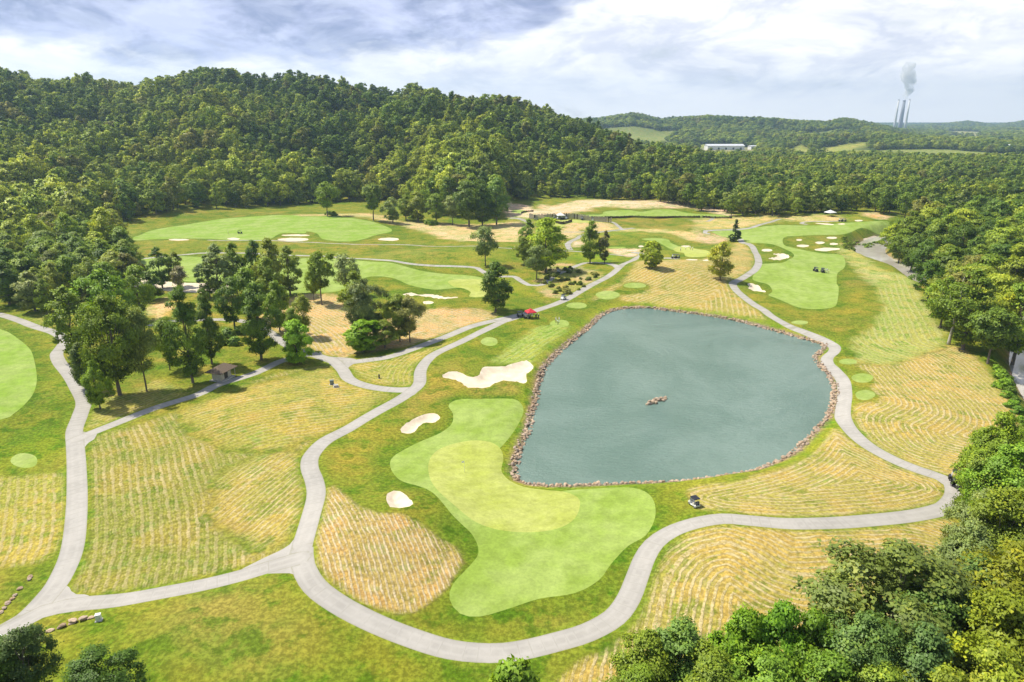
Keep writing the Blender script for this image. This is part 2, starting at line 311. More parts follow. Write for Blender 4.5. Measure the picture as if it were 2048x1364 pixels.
PATHS = [  # centreline px, width
 ([(-70,1320),(-10,1270),(50,1236),(98,1188),(124,1150),(146,1090),(154,1000),(153,930),(150,885),(149,860),(160,830),(167,803),(152,772),(138,749),(119,725),(113,708),(121,696),(128,682),(113,667),(70,653),(30,638),(-20,625),(-100,612)], 3.1),
 ([(150,880),(198,860),(307,817),(393,790),(437,769),(513,745),(560,723),(600,712),(632,708)], 2.9),
 ([(612,703),(651,717),(682,725),(737,720),(788,711),(839,693),(890,674),(942,653),(993,640),(1022,634),(1040,630)], 3.2),
 ([(660,716),(684,738),(697,757),(720,768),(754,776),(800,780),(826,778)], 3.2),
 ([(597,1118),(605,1089),(619,1041),(632,992),(629,963),(619,934),(624,909),(653,880),(707,851),(765,817),(815,788),(838,768),(841,742),(853,722),(873,706),(925,682),(976,657),(1010,641),(1037,631),(1078,619),(1130,600),(1181,571),(1232,541),(1270,518),(1283,510),(1278,506),(1262,505)], 3.1),
 ([(1480,478),(1484,485),(1494,487),(1507,497),(1515,513),(1517,526),(1511,538),(1498,548),(1482,558),(1466,566),(1470,577),(1484,591),(1505,607),(1527,620),(1544,633),(1575,650),(1612,664),(1646,677),(1668,690),(1668,702),(1655,714),(1656,726),(1670,739),(1687,760),(1690,787),(1687,811),(1687,834),(1702,861),(1737,892),(1784,918),(1835,939),(1882,955),(1905,970),(1910,990),(1897,1010),(1874,1021),(1796,1035),(1679,1045),(1581,1047),(1503,1041),(1445,1037),(1386,1047),(1340,1064),(1308,1087),(1289,1116),(1275,1152),(1257,1197),(1228,1235),(1174,1265),(1111,1284),(1038,1301),(980,1306),(902,1299),(819,1274),(736,1240),(673,1206),(629,1172),(607,1133),(605,1100)], 3.05),
 ([(600,1116),(537,1134),(496,1147),(413,1168),(331,1184),(248,1199),(165,1207),(124,1213),(83,1224),(41,1246),(0,1267)], 3.0),
 ([(267,519),(372,509),(410,506),(480,506),(540,509),(600,511),(668,514),(737,518),(805,525),(860,531),(942,534),(959,539),(975,548),(1000,553),(1027,553),(1041,561),(1058,570),(1075,571),(1092,566),(1109,551),(1133,541),(1160,529),(1181,525),(1215,527),(1236,535)], 2.6),
 ([(415,480),(450,481),(540,481),(600,484),(670,487),(737,489),(822,490),(942,492),(993,495),(1060,499),(1137,502),(1180,505),(1225,509),(1268,513)], 1.5),
 ([(1135,489),(1141,483),(1156,476),(1166,470),(1201,464),(1244,459),(1268,456)], 3.),
 ([(1246,460),(1235,451),(1223,444),(1190,441)], 2.4),
 ([(1135,487),(1137,494),(1141,500)], 3.), ([(1128,464),(1160,464),(1172,463)], 1.6),
 ([(1410,462),(1440,460),(1486,458),(1510,453),(1537,445),(1552,440),(1562,438)], 2.6), ([(1412,461),(1410,466),(1420,468)], 2.5),
 ([(1615,449),(1603,447),(1608,444),(1625,443),(1650,443),(1675,442),(1690,442)], 2.4), ([(1415,443),(1423,439),(1428,436)], 2.4),
 ([(1318,517),(1335,516),(1356,518)], 3.2),
 ([(300,652),(320,645),(360,641),(400,640),(440,639),(478,641),(520,652),(547,670),(565,685),(596,700),(640,713)], 2.8),
 ([(1020,436),(1036,437),(1052,442),(1060,447)], 3.0)]
PADS = [ZB1((1440,655),(1400,700),(1340,735),(1280,762),(1180,812),(1150,832),(1180,855),(1250,842),(1400,838),(1440,848),(1480,880),(1500,760),(1470,680)),
        ZB1((262,868),(300,890),(335,905),(345,925),(370,940),(430,946),(300,1010),(200,1035),(100,1085),(150,1030),(225,930)),
        ZB1((378,150),(372,175),(335,180),(316,195),(335,235),(345,262),(400,262),(405,235),(430,205),(455,190),(470,150),(420,156)),
        [(800,779),(823,776),(834,768),(846,768),(828,790),(802,793),(806,788)], [(1000,640),(1022,630),(1045,627),(1045,634),(1010,645)],
        ZB3((1180,1105),(1600,1080),(1590,1050),(1640,1035),(1660,1050),(1640,1080),(1500,1095)),
        [(640,703),(652,712),(700,716),(716,722),(700,732),(690,742),(676,740),(668,724),(640,716)]]
# mown hay fields and other soft zones: px polygon, guide px (rows run parallel to it) or None, row spacing m, base albedo, row albedo, strength, edge softness
HG = (.27,.25,.035); HO = (.335,.29,.06); ST = (.56,.455,.23); STP = (.58,.47,.29); GY = (.25,.27,.03); LG=(.19,.27,.035)
FIELDS = [
 (ZB1((470,175),(600,140),(900,40),(1160,-60),(1400,-140),(1640,-160),(1700,-110),(1920,-40),(1780,60),(1660,130),(1560,190),(1480,240),(1450,300),(1480,400),(1480,500),(1440,620),(1400,680),(1280,750),(1180,800),(1000,860),(800,900),(600,930),(430,935),(360,910),(370,850),(410,740),(430,560),(425,300)),
  ZB1((300,-100),(405,230),(415,450),(400,750),(280,1100)), 1.25, (.215,.225,.035), ST, .34, 1.5),
 (ZB1((1150,330),(1350,250),(1470,300),(1490,450),(1440,600),(1250,680),(1120,650),(1050,520)), ZB1((1620,120),(1300,330),(1000,560)), 1.05, (.31,.28,.05), ST, .6, 3.),
 (ZB1((900,60),(1160,-40),(1500,-130),(1650,-130),(1880,-40),(1700,70),(1500,180),(1300,240),(1050,180)), ZB1((800,120),(1200,0),(1900,-90)), 1.4, (.30,.28,.04), ST, .35, 3.),
 (ZB2((100,570),(140,558),(200,600),(250,650),(320,675),(420,680),(500,720),(580,780),(640,820),(650,870),(600,950),(540,1010),(470,1070),(420,1078),(330,1065),(200,1010),(90,930),(45,870),(38,810),(65,720),(85,640)),
  ZB2((-100,600),(0,900),(60,1400)), .72, (.36,.27,.07), STP, .8, .8),
 (ZB3((330,980),(380,955),(600,925),(800,870),(950,790),(1030,720),(1075,655),(1110,680),(1180,740),(1290,800),(1400,845),(1560,900),(1650,950),(1668,1000),(1620,1040),(1400,1075),(1100,1098),(850,1108),(650,1100),(500,1082),(390,1070),(325,1010)),
  ZB3((350,985),(600,935),(800,880),(960,800),(1075,680),(1180,750),(1400,855),(1600,930),(1668,1000),(1400,1070),(1100,1095),(850,1105),(500,1080),(350,1040),(350,985)), 1.0, HO, ST, .7, 1.),
 (ZB4((60,940),(100,850),(165,620),(230,500),(330,420),(450,385),(600,378),(800,410),(1100,412),(1400,388),(1620,345),(1720,480),(1600,900),(1300,1250),(600,1400),(-150,1500),(-300,1200),(-100,1050)),
  ZB4((110,1300),(160,900),(240,620),(370,500),(520,470),(650,520),(800,620),(1000,640),(1600,600)), 1.0, HO, ST, .7, 1.2),
 (ZB3((1195,318),(1300,330),(1450,300),(1600,240),(1700,235),(1800,300),(1850,350),(1900,420),(1960,500),(2010,640),(1900,800),(1740,900),(1600,888),(1400,820),(1280,765),(1195,690),(1165,610),(1175,550),(1230,528),(1290,525),(1312,500),(1280,450),(1290,420),(1240,370)),
  ZB3((1150,300),(1260,440),(1320,520),(1230,560),(1200,620),(1290,740),(1450,830),(1700,900)), 1.15, HO, ST, .68, 1.),
 ([(1186,601),(1232,573),(1262,545),(1283,522),(1310,520),(1400,520),(1450,500),(1478,484),(1500,502),(1509,522),(1496,543),(1460,563),(1466,585),(1500,613),(1530,638),(1450,628),(1350,613),(1290,607),(1245,601),(1240,592),(1290,585),(1302,572),(1270,563),(1240,567),(1215,578)],
  [(1230,610),(1330,575),(1420,540),(1500,560),(1540,640)], 1.7, HO, ST, .62, 1.5),
 (Z2((760,700),(900,702),(1060,697),(1140,740),(1000,790),(850,840),(700,885),(640,910),(300,965),(240,985),(100,940),(60,800),(90,620),(230,615),(290,720),(500,760)), Z2((60,640),(400,860),(760,820),(1160,740)), 1.35, (.45,.33,.10), STP, .8, 1.5),
 ([(520,630),(600,592),(650,590),(690,606),(700,660),(690,705),(640,705),(600,690),(560,680),(530,660)], [(560,620),(640,660),(700,720)], 1.35, (.45,.34,.10), STP, .85, 2.),
 (ZB1((-300,390),(0,388),(250,355),(310,350),(330,520),(325,620),(290,720),(200,760),(0,790),(-300,800)), ZB1((350,300),(360,600),(300,800)), 1.3, (.30,.29,.045), ST, .4, 2.),
 (Z1((560,1240),(620,1120),(760,1140),(900,1060),(1100,1120),(1150,1090),(1250,1100),(900,1220),(700,1300),(480,1340)), Z1((480,1340),(1250,1050)), 1.1, (.27,.28,.04), ST, .3, 2.),
 (Z1((900,590),(1000,570),(1000,640),(960,700),(880,680)), None, 1., (.42,.33,.09), ST, .3, 2.),
 (Z2((310,1020),(420,1010),(620,970),(900,880),(1150,775),(900,900),(720,1000),(680,1060),(670,1150),(450,1130),(340,1080)), Z2((200,1100),(500,1200),(700,1150),(760,1000),(1200,760)), 1.3, (.30,.29,.045), ST, .35, 1.),
 # pale striped mown rough by the trees
 (Z8((60,420),(160,470),(330,500),(390,600),(480,720),(540,900),(430,960),(200,1020),(60,1000),(20,900),(110,820),(180,740),(190,640),(150,520)), Z8((330,480),(440,700),(560,900)), 1.9, (.29,.335,.07), (.45,.44,.17), .6, 2.),
 (Z3((1270,330),(1340,330),(1440,430),(1520,480),(1500,560),(1420,520),(1340,440),(1300,400)), None, 2., (.31,.34,.08), (.4,.4,.15), .3, 3.),
 (Z2((1150,1000),(1330,850),(1420,800),(1500,790),(1560,800),(1500,900),(1400,980),(1330,1010)), Z2((1050,1050),(1560,760)), 1.7, (.25,.33,.05), (.36,.42,.12), .7, 2.),
 # dry tan slopes
 (Z2((560,190),(700,190),(1000,205),(1220,190),(1330,190),(1340,240),(1345,290),(1200,300),(900,290),(800,265),(640,215)), None, 1., (.46,.39,.16), (.56,.46,.24), .5, 4.),
 (Z2((-20,145),(200,140),(400,140),(560,180),(540,200),(400,160),(200,150),(0,155)), None, 1., (.42,.36,.13), (.5,.42,.2), .5, 3.),
 (Z4((60,140),(250,150),(340,200),(480,250),(330,290),(200,290),(100,290)), None, 1., STP, STP, .3, 2.),
 (Z4((440,150),(560,160),(950,100),(1500,108),(1750,115),(2048,150),(2300,185),(2440,210),(2200,225),(2000,190),(1600,180),(1400,185),(1000,170),(880,215),(700,235),(500,245),(430,200)), None, 1., STP, (.5,.42,.2), .4, 2.),
 (Z5((0,165),(140,190),(330,266),(250,262),(120,228),(0,208)), None, 1., STP, STP, .3, 2.),
 (Z4((690,335),(900,330),(1110,340),(1230,395),(1150,415),(950,425),(830,400),(660,380)), Z4((600,400),(1200,300)), 2.6, (.48,.38,.13), STP, .7, 2.),
 (Z4((620,395),(800,400),(840,440),(750,490),(640,480)), Z4((600,380),(900,480)), 2.4, (.5,.4,.16), STP, .7, 2.),
 (Z4((700,545),(800,510),(830,560),(760,580)), None, 1., STP, STP, .3, 2.),
 (Z4((1120,610),(1240,595),(1300,610),(1420,600),(1450,640),(1380,680),(1200,660)), None, 1., STP, (.5,.38,.18), .5, 1.5),
 (Z4((1100,395),(1500,400),(1800,420),(2048,440),(2048,520),(1950,510),(1850,460),(1700,440),(1560,430),(1500,410),(1300,420)), None, 1., (.47,.40,.15), (.5,.45,.2), .5, 4.),
 (Z5((-20,430),(60,425),(140,450),(250,490),(280,510),(120,550),(0,520)), None, 1., (.5,.38,.2), (.55,.4,.22), .6, 2.),
 (Z5((0,310),(200,290),(600,270),(880,262),(1300,270),(1420,300),(1100,325),(850,300),(700,335),(450,400),(200,410),(0,400)), None, 1., (.42,.37,.11), (.5,.42,.2), .5, 5.),
 (Z5((1650,240),(1860,245),(1870,290),(1750,280)), None, 1., (.45,.33,.10), STP, .5, 4.),
 (Z4((480,780),(700,760),(1050,860),(1040,900),(850,1030),(640,1110),(500,1080),(380,990)), None, 1., (.30,.29,.07), (.45,.36,.2), .6, 2.),
 # sandy spoil
 ([(-40,452),(10,470),(45,468),(45,492),(-40,495)], None, 1., (.33,.23,.15), (.3,.2,.12), .5, 3.),
]
# colour-only soft patches: px centre, radius m, albedo, strength
PATCH = [(1260,1020,7,(.17,.26,.012),.8),(1330,1060,8,(.19,.25,.02),.8),(1400,960,9,(.20,.27,.02),.7),(240,1290,26,(.17,.23,.014),.75),(520,1260,22,(.16,.23,.014),.75),(420,1240,8,(.28,.25,.06),.5),(560,1300,8,(.27,.25,.06),.4),(760,1320,14,(.18,.23,.015),.6),(830,1250,9,(.19,.20,.02),.6),
 (700,930,7,(.28,.26,.03),.7),(680,880,7,(.26,.27,.03),.6),(830,760,8,(.29,.25,.03),.7),(900,690,8,(.27,.29,.02),.5),(1040,700,8,(.22,.3,.015),.6),(850,1000,6,(.27,.23,.03),.7),(1500,730,10,(.2,.28,.02),.5),
 (1600,600,18,(.25,.25,.02),.6),(1560,690,16,(.24,.26,.02),.6),(1650,640,14,(.28,.26,.03),.5),(1700,600,14,(.26,.26,.025),.5),(820,515,22,(.27,.29,.05),.6),(960,515,20,(.24,.30,.03),.5),(640,535,12,(.22,.32,.02),.6),(1040,480,18,(.2,.3,.02),.5),(1080,520,14,(.19,.30,.012),.8),(1000,580,12,(.22,.31,.015),.7),(1200,515,14,(.20,.31,.012),.8),(880,555,12,(.22,.25,.02),.7),
 (100,900,12,(.16,.26,.012),.8),(60,960,8,(.14,.22,.015),.7),(100,780,9,(.20,.29,.02),.7),(60,640,9,(.25,.32,.06),.6),(330,470,30,(.29,.33,.06),.5),(1240,470,18,(.2,.3,.02),.5),(1320,480,22,(.22,.28,.03),.6),(1600,470,18,(.22,.30,.02),.6),(1700,450,22,(.25,.30,.03),.5)]

MAT = {}
def new_mat(name):
    m = bpy.data.materials.new(name); m.use_nodes = True; MAT[name] = m; return m, NT(m.node_tree)
def finish(t, col, rough=.9, bump=None, bs=.3, bd=.05, spec=.2, **kw):
    b = t.node('ShaderNodeBsdfPrincipled'); t.put(b.inputs['Base Color'], col if not isinstance(col, tuple) else (*col, 1)[:4])
    t.put(b.inputs['Roughness'], rough); b.inputs['Specular IOR Level'].default_value = spec
    for k, v in kw.items(): t.put(b.inputs[k.replace('_', ' ')], v)
    if bump is not None:
        n = t.node('ShaderNodeBump'); n.inputs['Strength'].default_value = bs; n.inputs['Distance'].default_value = bd
        t.put(n.inputs['Height'], bump); t.link(n.outputs[0], b.inputs['Normal'])
    o = t.node('ShaderNodeOutputMaterial'); t.link(b.outputs[0], o.inputs[0]); return b
def mats_ground():
    m, t = new_mat('ground_grass')
    P = t.node('ShaderNodeNewGeometry').outputs['Position']
    A = t.attr('col_a', out='Color'); B = t.attr('col_b', out='Color'); row = t.attr('row'); ra = t.attr('row_amount')
    nf = t.noise(P, 2.6, 5, .65); nm = t.noise(P, .35, 5, .6); nl = t.noise(P, .09, 4, .6); nc = t.noise(P, .9, 4, .6)
    # windrows
    ph = t.math('ADD', row, t.math('MULTIPLY', t.math('SUBTRACT', nc, .5), .42))
    ph = t.math('ADD', ph, t.math('MULTIPLY', t.math('SUBTRACT', nm, .5), .9))
    sn = t.math('ADD', t.math('MULTIPLY', t.math('SINE', t.math('MULTIPLY', ph, 6.28318)), .5), .5)
    brk = t.math('ADD', t.math('MULTIPLY', t.noise(P, 1.9, 6, .75), 1.25), t.math('MULTIPLY', nm, .6))
    w = t.math('MULTIPLY', t.smooth(sn, .50, .93), t.smooth(brk, .68, 1.05))
    has = t.smooth(ra, .02, .2)
    w = t.math('ADD', t.math('MULTIPLY', w, 1.25), t.math('MULTIPLY', t.smooth(nm, .5, .7), .28))
    w = t.math('MULTIPLY', t.math('MULTIPLY', w, t.math('ADD', t.math('MULTIPLY', ra, 1.25), t.math('MULTIPLY', t.math('SUBTRACT', nl, .5), 1.2), clamp=True)), has, clamp=True)
    green = t.mix(t.smooth(nm, .52, .70), A, t.mix(1., A, (.52, .86, .38), 'MULTIPLY'))
    base = t.mix(t.smooth(nl, .42, .60), green, t.mix(1., A, (1.34, 1.08, 1.2), 'MULTIPLY'))
    base = t.mix(t.smooth(t.noise(P, .22, 5, .65), .50, .64), base, t.mix(1., A, (.62, .80, .5), 'MULTIPLY'))
    fl = t.math('ADD', t.math('MULTIPLY', t.math('SINE', t.math('MULTIPLY', ph, 18.85)), .5), .5)      # fine mower lines between the windrows
    base = t.mix(t.math('MULTIPLY', t.math('MULTIPLY', fl, has), t.math('MULTIPLY', t.smooth(nc, .35, .7), .55)), base, t.mix(.6, base, B))
    spk = t.smooth(t.noise(P, 1.7, 6, .72), .38, .66, .68, 1.34)
    base = t.mix(1., base, spk, 'MULTIPLY')
    col = t.mix(w, base, t.mix(1., B, t.smooth(nf, .3, .7, .72, 1.12), 'MULTIPLY'))
    red = t.math('MULTIPLY', t.smooth(t.noise(P, .16, 4, .6), .60, .72), t.math('MULTIPLY', has, .16))
    col = t.mix(red, col, (.40, .19, .07))
    hgt = t.math('ADD', t.math('ADD', t.math('MULTIPLY', nf, .35), t.math('MULTIPLY', nc, .7)), t.math('MULTIPLY', w, .9))
    finish(t, col, .95, hgt, .55, .22, .1)
    def turf(name, c1, c2, bw, ang, contrast, bump=.05):
        m, t = new_mat(name); P = t.node('ShaderNodeNewGeometry').outputs['Position']
        r = t.node('ShaderNodeMapping'); t.link(P, r.inputs[0]); r.inputs['Rotation'].default_value = (0, 0, R_(ang))
        sx = t.node('ShaderNodeSeparateXYZ'); t.link(r.outputs[0], sx.inputs[0])
        wv = t.math('SINE', t.math('MULTIPLY', t.math('ADD', sx.outputs[0], t.math('MULTIPLY', t.noise(P, .06, 2), 8.)), 6.2832/bw))
        nl = t.noise(P, .10, 5, .62); nf = t.noise(P, 2.2, 5, .7); nm = t.noise(P, .5, 5, .65)
        f = t.math('ADD', t.smooth(nl, .35, .65), t.math('MULTIPLY', wv, contrast), clamp=True)
        c = t.mix(f, c1, c2)
        c = t.mix(1., c, t.smooth(nf, .3, .7, .88, 1.1), 'MULTIPLY'); c = t.mix(1., c, t.smooth(nm, .3, .7, .87, 1.11), 'MULTIPLY')
        finish(t, c, .85, t.math('ADD', nf, nm), .25, bump, .15)
    turf('fairway_grass', (.235, .33, .05), (.30, .385, .095), 4.5, 20, .14)
    turf('green_grass', (.35, .39, .075), (.41, .44, .12), 1.6, 68, .10, .02)
    turf('tee_grass', (.26, .35, .065), (.32, .39, .11), 1.8, 20, .08, .02)
    turf('upper_fairway_grass', (.215, .335, .035), (.29, .375, .09), 9., 75, .16)
    m, t = new_mat('bunker_sand'); P = t.node('ShaderNodeNewGeometry').outputs['Position']
    n = t.noise(P, .5, 5, .6); wv = t.node('ShaderNodeTexWave'); t.link(P, wv.inputs[0]); wv.inputs['Scale'].default_value = 2.2; wv.inputs['Distortion'].default_value = 5
    wv.inputs['Detail Scale'].default_value = .6
    c = t.mix(t.smooth(n, .3, .7), (.64, .53, .39), (.75, .655, .51)); c = t.mix(t.math('MULTIPLY', t.noise(P, 6, 3), .14), c, (.45, .34, .24))
    finish(t, c, .95, wv.outputs['Fac'], .35, .04, .1)
    m, t = new_mat('asphalt_path'); P = t.node('ShaderNodeNewGeometry').outputs['Position']
    n = t.noise(P, .25, 6, .65); n2 = t.noise(P, 4, 4, .7)
    c = t.mix(t.smooth(n, .32, .68), (.345, .325, .295), (.42, .395, .36)); c = t.mix(t.smooth(n2, .55, .75), c, (.31, .29, .27))
    tk = t.smooth(t.math('ABSOLUTE', t.math('SUBTRACT', t.math('ABSOLUTE', t.attr('across')), .42)), .22, .05)      # paler wheel tracks
    c = t.mix(t.math('MULTIPLY', tk, .35), c, (.455, .43, .395))
    ed = t.math('MULTIPLY', t.smooth(t.math('ADD', t.math('ABSOLUTE', t.attr('across')), t.math('MULTIPLY', t.math('SUBTRACT', n2, .5), .3)), .84, 1.), .6)
    c = t.mix(ed, c, (.27, .26, .19))
    finish(t, c, .9, n2, .2, .02, .2)
    m, t = new_mat('pond_water'); P = t.node('ShaderNodeNewGeometry').outputs['Position']
    mp = t.node('ShaderNodeMapping'); t.link(P, mp.inputs[0]); mp.inputs['Rotation'].default_value = (0, 0, R_(25)); mp.inputs['Scale'].default_value = (1, 1.9, 1)
    n = t.noise(mp.outputs[0], .62, 7, .66, .4); n2 = t.noise(P, .028, 5, .65, .6); nb = t.noise(mp.outputs[0], 3.4, 3, .6)
    c = t.mix(t.smooth(n2, .35, .65), (.135, .215, .178), (.195, .28, .24))
    b = finish(t, c, .16, t.math('ADD', n, t.math('MULTIPLY', nb, .4)), .9, .5, .5); b.inputs['IOR'].default_value = 1.33
    m, t = new_mat('river_water'); P = t.node('ShaderNodeNewGeometry').outputs['Position']
    n = t.noise(P, .7, 5, .6, .4)
    c = t.mix(t.smooth(t.noise(P, .05, 4, .6), .35, .65), (.38, .345, .29), (.50, .47, .42))
    b = finish(t, c, .07, n, .12, .08, .5); b.inputs['IOR'].default_value = 1.33
mats_ground()

# ------------------------------------------------------------------ one triangulation, split by zone
def offset_quads(C, w):
    C = np.asarray(C); T = np.gradient(C, axis=0); T /= np.linalg.norm(T, axis=1)[:, None]+1e-9
    N = np.stack([-T[:, 1], T[:, 0]], 1); return C+N*w/2, C-N*w/2
ZONES = []   # (priority, name, material, kind, polygon list)
def tagp(o, label=None, cat=None, group=None, kind=None):
    if label: o['label'] = label
    if cat: o['category'] = cat
    if group: o['group'] = group
    if kind: o['kind'] = kind
    return o
PATHW = []
def build_ground():
    global GX
    pts = []; faces = []; fz = []; keys = {}
    def add(p):
        pts.append((float(p[0]), float(p[1]))); return len(pts)-1
    def poly(P, zid):
        P = np.asarray(P)
        if np.sum(P[:, 0]*np.roll(P[:, 1], -1)-P[:, 1]*np.roll(P[:, 0], -1)) < 0: P = P[::-1]
        faces.append([add(p) for p in P]); fz.append(zid)
    zid = 0; zones = []
    def zone(name, mat, prio, **kw):
        zones.append(dict(name=name, mat=mat, prio=prio, **kw)); return len(zones)-1
    for px, dep, lab in BUNKERS:
        P = wp(px, .8 if dep > .45 else 1.5); BUNK.append((P, dep))
        poly(P, zone('sand_bunker', 'bunker_sand', 3, label=lab, cat='sand bunker', group='sand bunkers of the golf course'))
    pathz = zone('path', 'asphalt_path', 5, kind='structure', label='pale grey paved cart path winding between the fields')
    for C, w in PATHS:
        W = catmull(cast(C), False, 1.3 if w > 2.7 else 2.2); PATHW.append((W, w)); L, Rr = offset_quads(W, w)
        li = [add(p) for p in L]; ri = [add(p) for p in Rr]
        for k in range(len(W)-1): faces.append([ri[k], ri[k+1], li[k+1], li[k]]); fz.append(pathz)
    for P in PADS: poly(wp(P, .8), pathz)
    for nm, px, lab in [('putting_green', GREEN, 'large curved pale putting green with a flag beside the pond'), ('putting_green', GREENL, 'putting green behind the dark round oak'), ('putting_green', GREENF, 'far putting green with white clad golfers'), ('putting_green', GREENH, 'high putting green below the timber wall')]:
        poly(wp(px, .9), zone(nm, 'green_grass', 4, kind='structure', label=lab))
    for (px,) in TEES: poly(wp(px, .7), zone('tee_box', 'tee_grass', 4, kind='structure'))
    for nm, px, mt in [('apron', APRON, 'fairway_grass'), ('fairway', FAIR_R, 'fairway_grass'), ('fairway', FAIR_UL, 'upper_fairway_grass'), ('fairway', FAIR_ML, 'fairway_grass'), ('fairway', FAIR_L, 'upper_fairway_grass'), ('fairway', FAIR_F, 'fairway_grass'), ('fairway', FAIR_C, 'fairway_grass'), ('fairway', FAIR_M, 'fairway_grass')]:
        P = wp(px, 1.1); poly(P, zone(nm, mt, 2, kind='structure')); FAIRW.append(P)
    # scattered support points: dense near, coarse far
    g = []
    def fan(r0, r1, dr, u0, u1, du):
        n = int(math.log(r1/r0)/dr); rr = r0*np.exp(np.arange(n)*dr); uu = np.arange(u0, u1, du)
        Y, U = np.meshgrid(rr, uu, indexing='ij'); Y = Y+rng.uniform(-.3, .3, Y.shape)*dr*Y; U = U+rng.uniform(-.3, .3, U.shape)*du
        g.append(np.stack([(U*Y).ravel(), Y.ravel()], 1))
    fan(46, 430, .0072, -.92, .92, .0072); fan(430, 1300, .012, -1.1, 1.0, .011); fan(1300, 7500, .016, -.3, 1.1, .011); fan(1300, 7500, .05, -1.3, -.32, .05); fan(7500, 26000, .12, -1.6, 1.6, .1)
    gx, gy = np.meshgrid(np.arange(-26000, 26001, 2600), np.arange(-26000, 2601, 2600)); b = np.stack([gx.ravel(), gy.ravel()], 1)
    g.append(b[(np.abs(b[:, 0]) > b[:, 1]*1.7) | (b[:, 1] < 0)])
    gx, gy = np.meshgrid(np.arange(-300, 301, 20), np.arange(-200, 46, 12)); g.append(np.stack([gx.ravel(), gy.ravel()], 1)+rng.uniform(-2, 2, (gx.size, 2)))
    g.append(catmull(POND, True, 1.)); L, Rr = offset_quads(POND[::2], 2.2); g += [L, Rr]
    G = np.concatenate(g); pts += [tuple(map(float, p)) for p in G]
    r = delaunay_2d_cdt([Vector(p) for p in pts], [], faces, 0, 1e-3, True)
    V = np.array([(v.x, v.y) for v in r[0]]); Fc = r[2]; of = r[5]
    tri = np.array(Fc, np.int32); cls = np.full(len(tri), -1)
    for i, o in enumerate(of):
        if o: cls[i] = max((fz[k] for k in o), key=lambda q: (zones[q]['prio'], q))
    x, y = V[:, 0], V[:, 1]; z = h_full(x, y)
    # orient
    a, bb, c = V[tri[:, 0]], V[tri[:, 1]], V[tri[:, 2]]
    fl = ((bb-a)[:, 0]*(c-a)[:, 1]-(bb-a)[:, 1]*(c-a)[:, 0]) < 0; tri[fl] = tri[fl][:, ::-1]
    X3 = np.stack([x, y, z], 1); fn = np.cross(X3[tri[:, 1]]-X3[tri[:, 0]], X3[tri[:, 2]]-X3[tri[:, 0]])   # one set of normals for every piece: no seams
    N = np.stack([sum(np.bincount(tri[:, q], fn[:, w_], len(x)) for q in range(3)) for w_ in range(3)], 1); N /= np.linalg.norm(N, axis=1)[:, None]+1e-12
    # colour attributes
    nv = len(x); ca = np.zeros((nv, 3)); cb = np.zeros((nv, 3)); row = np.zeros(nv); ra = np.zeros(nv)
    n1 = fbm(x, y, 16, 71, 4)+.5; n2 = fbm(x, y, 45, 81, 3)+.5; n3 = fbm(x, y, 7, 91, 3)+.5
    c0 = np.array((.185, .215, .022)); c1 = np.array((.120, .180, .014)); c2 = np.array((.255, .225, .042))
    ca[:] = c0; k = sstep(.5, .68, n1)[:, None]; ca = ca*(1-k)+c1*k; k = (sstep(.54, .70, n2*.5+n3*.5)*.8)[:, None]; ca = ca*(1-k)+c2*k
    dist = np.hypot(x, y)
    k = sstep(700, 1100, dist)[:, None]*.9; ca = ca*(1-k)+np.array((.05, .085, .022))*k
    k = (sstep(700, 1000, dist)*sstep(.53, .60, fbm(x, y, 170, 15, 3)+.5)*sstep(2300, 1900, y))[:, None]; ca = ca*(1-k)+np.array((.22, .26, .065))*k
    for (a_, b_, r_, cc, s_) in PATCH:
        cc = tuple(np.array(cc)*np.array((.92, .90, 1.)))
        q = plane([(a_, b_)])[0]; d = np.hypot(x-q[0], (y-q[1]))/r_*(1+.5*(n3-.5)+.5*(n1-.5)); k = (s_*np.exp(-d*d*1.3))[:, None]; ca = ca*(1-k)+np.array(cc)*k
    for P in FAIRW:     # lusher collar round the fairways
        s = poly_sd_far(P, x, y, 12.); k = (np.exp(-(np.maximum(s, 0)/3.2)**2)*.85)[:, None]; ca = ca*(1-k)+np.array((.105, .175, .012))*k
    for (a_, b_, c_, d_) in FARF:
        P = cast(a_); s = poly_sd_far(P, x, y, d_*4); k = sstep(d_, -d_, s+(n1-.5)*d_)[:, None]; ca = ca*(1-k)+np.array(c_)*k
    for px, guide, sp, A, B, st, soft in FIELDS:
        P = wp(px, 3.); s = poly_sd_far(P, x, y, 15.)+(n3-.5)*2.2*min(soft, 2.); k = sstep(soft, -soft, s)
        ca = ca*(1-k[:, None])+np.array(A)*k[:, None]; kk = k > .02
        cb[kk] = B; 
        if guide is not None:
            Gd = catmull(cast(guide), False, 2.5); dd = np.zeros(nv); dd[kk] = poly_sd(Gd, x[kk], y[kk], False); row[kk] = dd[kk]/sp
            ra = np.where(kk, np.maximum(k*st, 0), ra)
        else:
            row[kk] = 0; ra = np.where(kk, 0, ra); mm = kk & (n3+.25*n1 > .62); ca[mm] = ca[mm]*.45+np.array(B)*.55
    for px in [(FAIR_ML), ]: pass
    for W, w in PATHW:  # short green verge beside the paths
        if w < 2.5: continue
        s = poly_sd_far(W, x, y, 8., False)-w/2; k = (np.exp(-(np.maximum(s, 0)/.8)**2)*.75)
        ca = ca*(1-k[:, None])+np.array((.17, .23, .02))*k[:, None]; ra = ra*(1-np.minimum(k*1.2, 1))
    s = poly_sd_far(POND, x, y, 14.); k = (np.exp(-(np.maximum(s-2.5, 0)/1.8)**2)*.8); ca = ca*(1-k[:, None])+np.array((.20, .27, .018))*k[:, None]; ra = ra*(1-k)
    k = sstep(2.2, .5, s)[:, None]; ca = ca*(1-k)+np.array((.24, .19, .12))*k
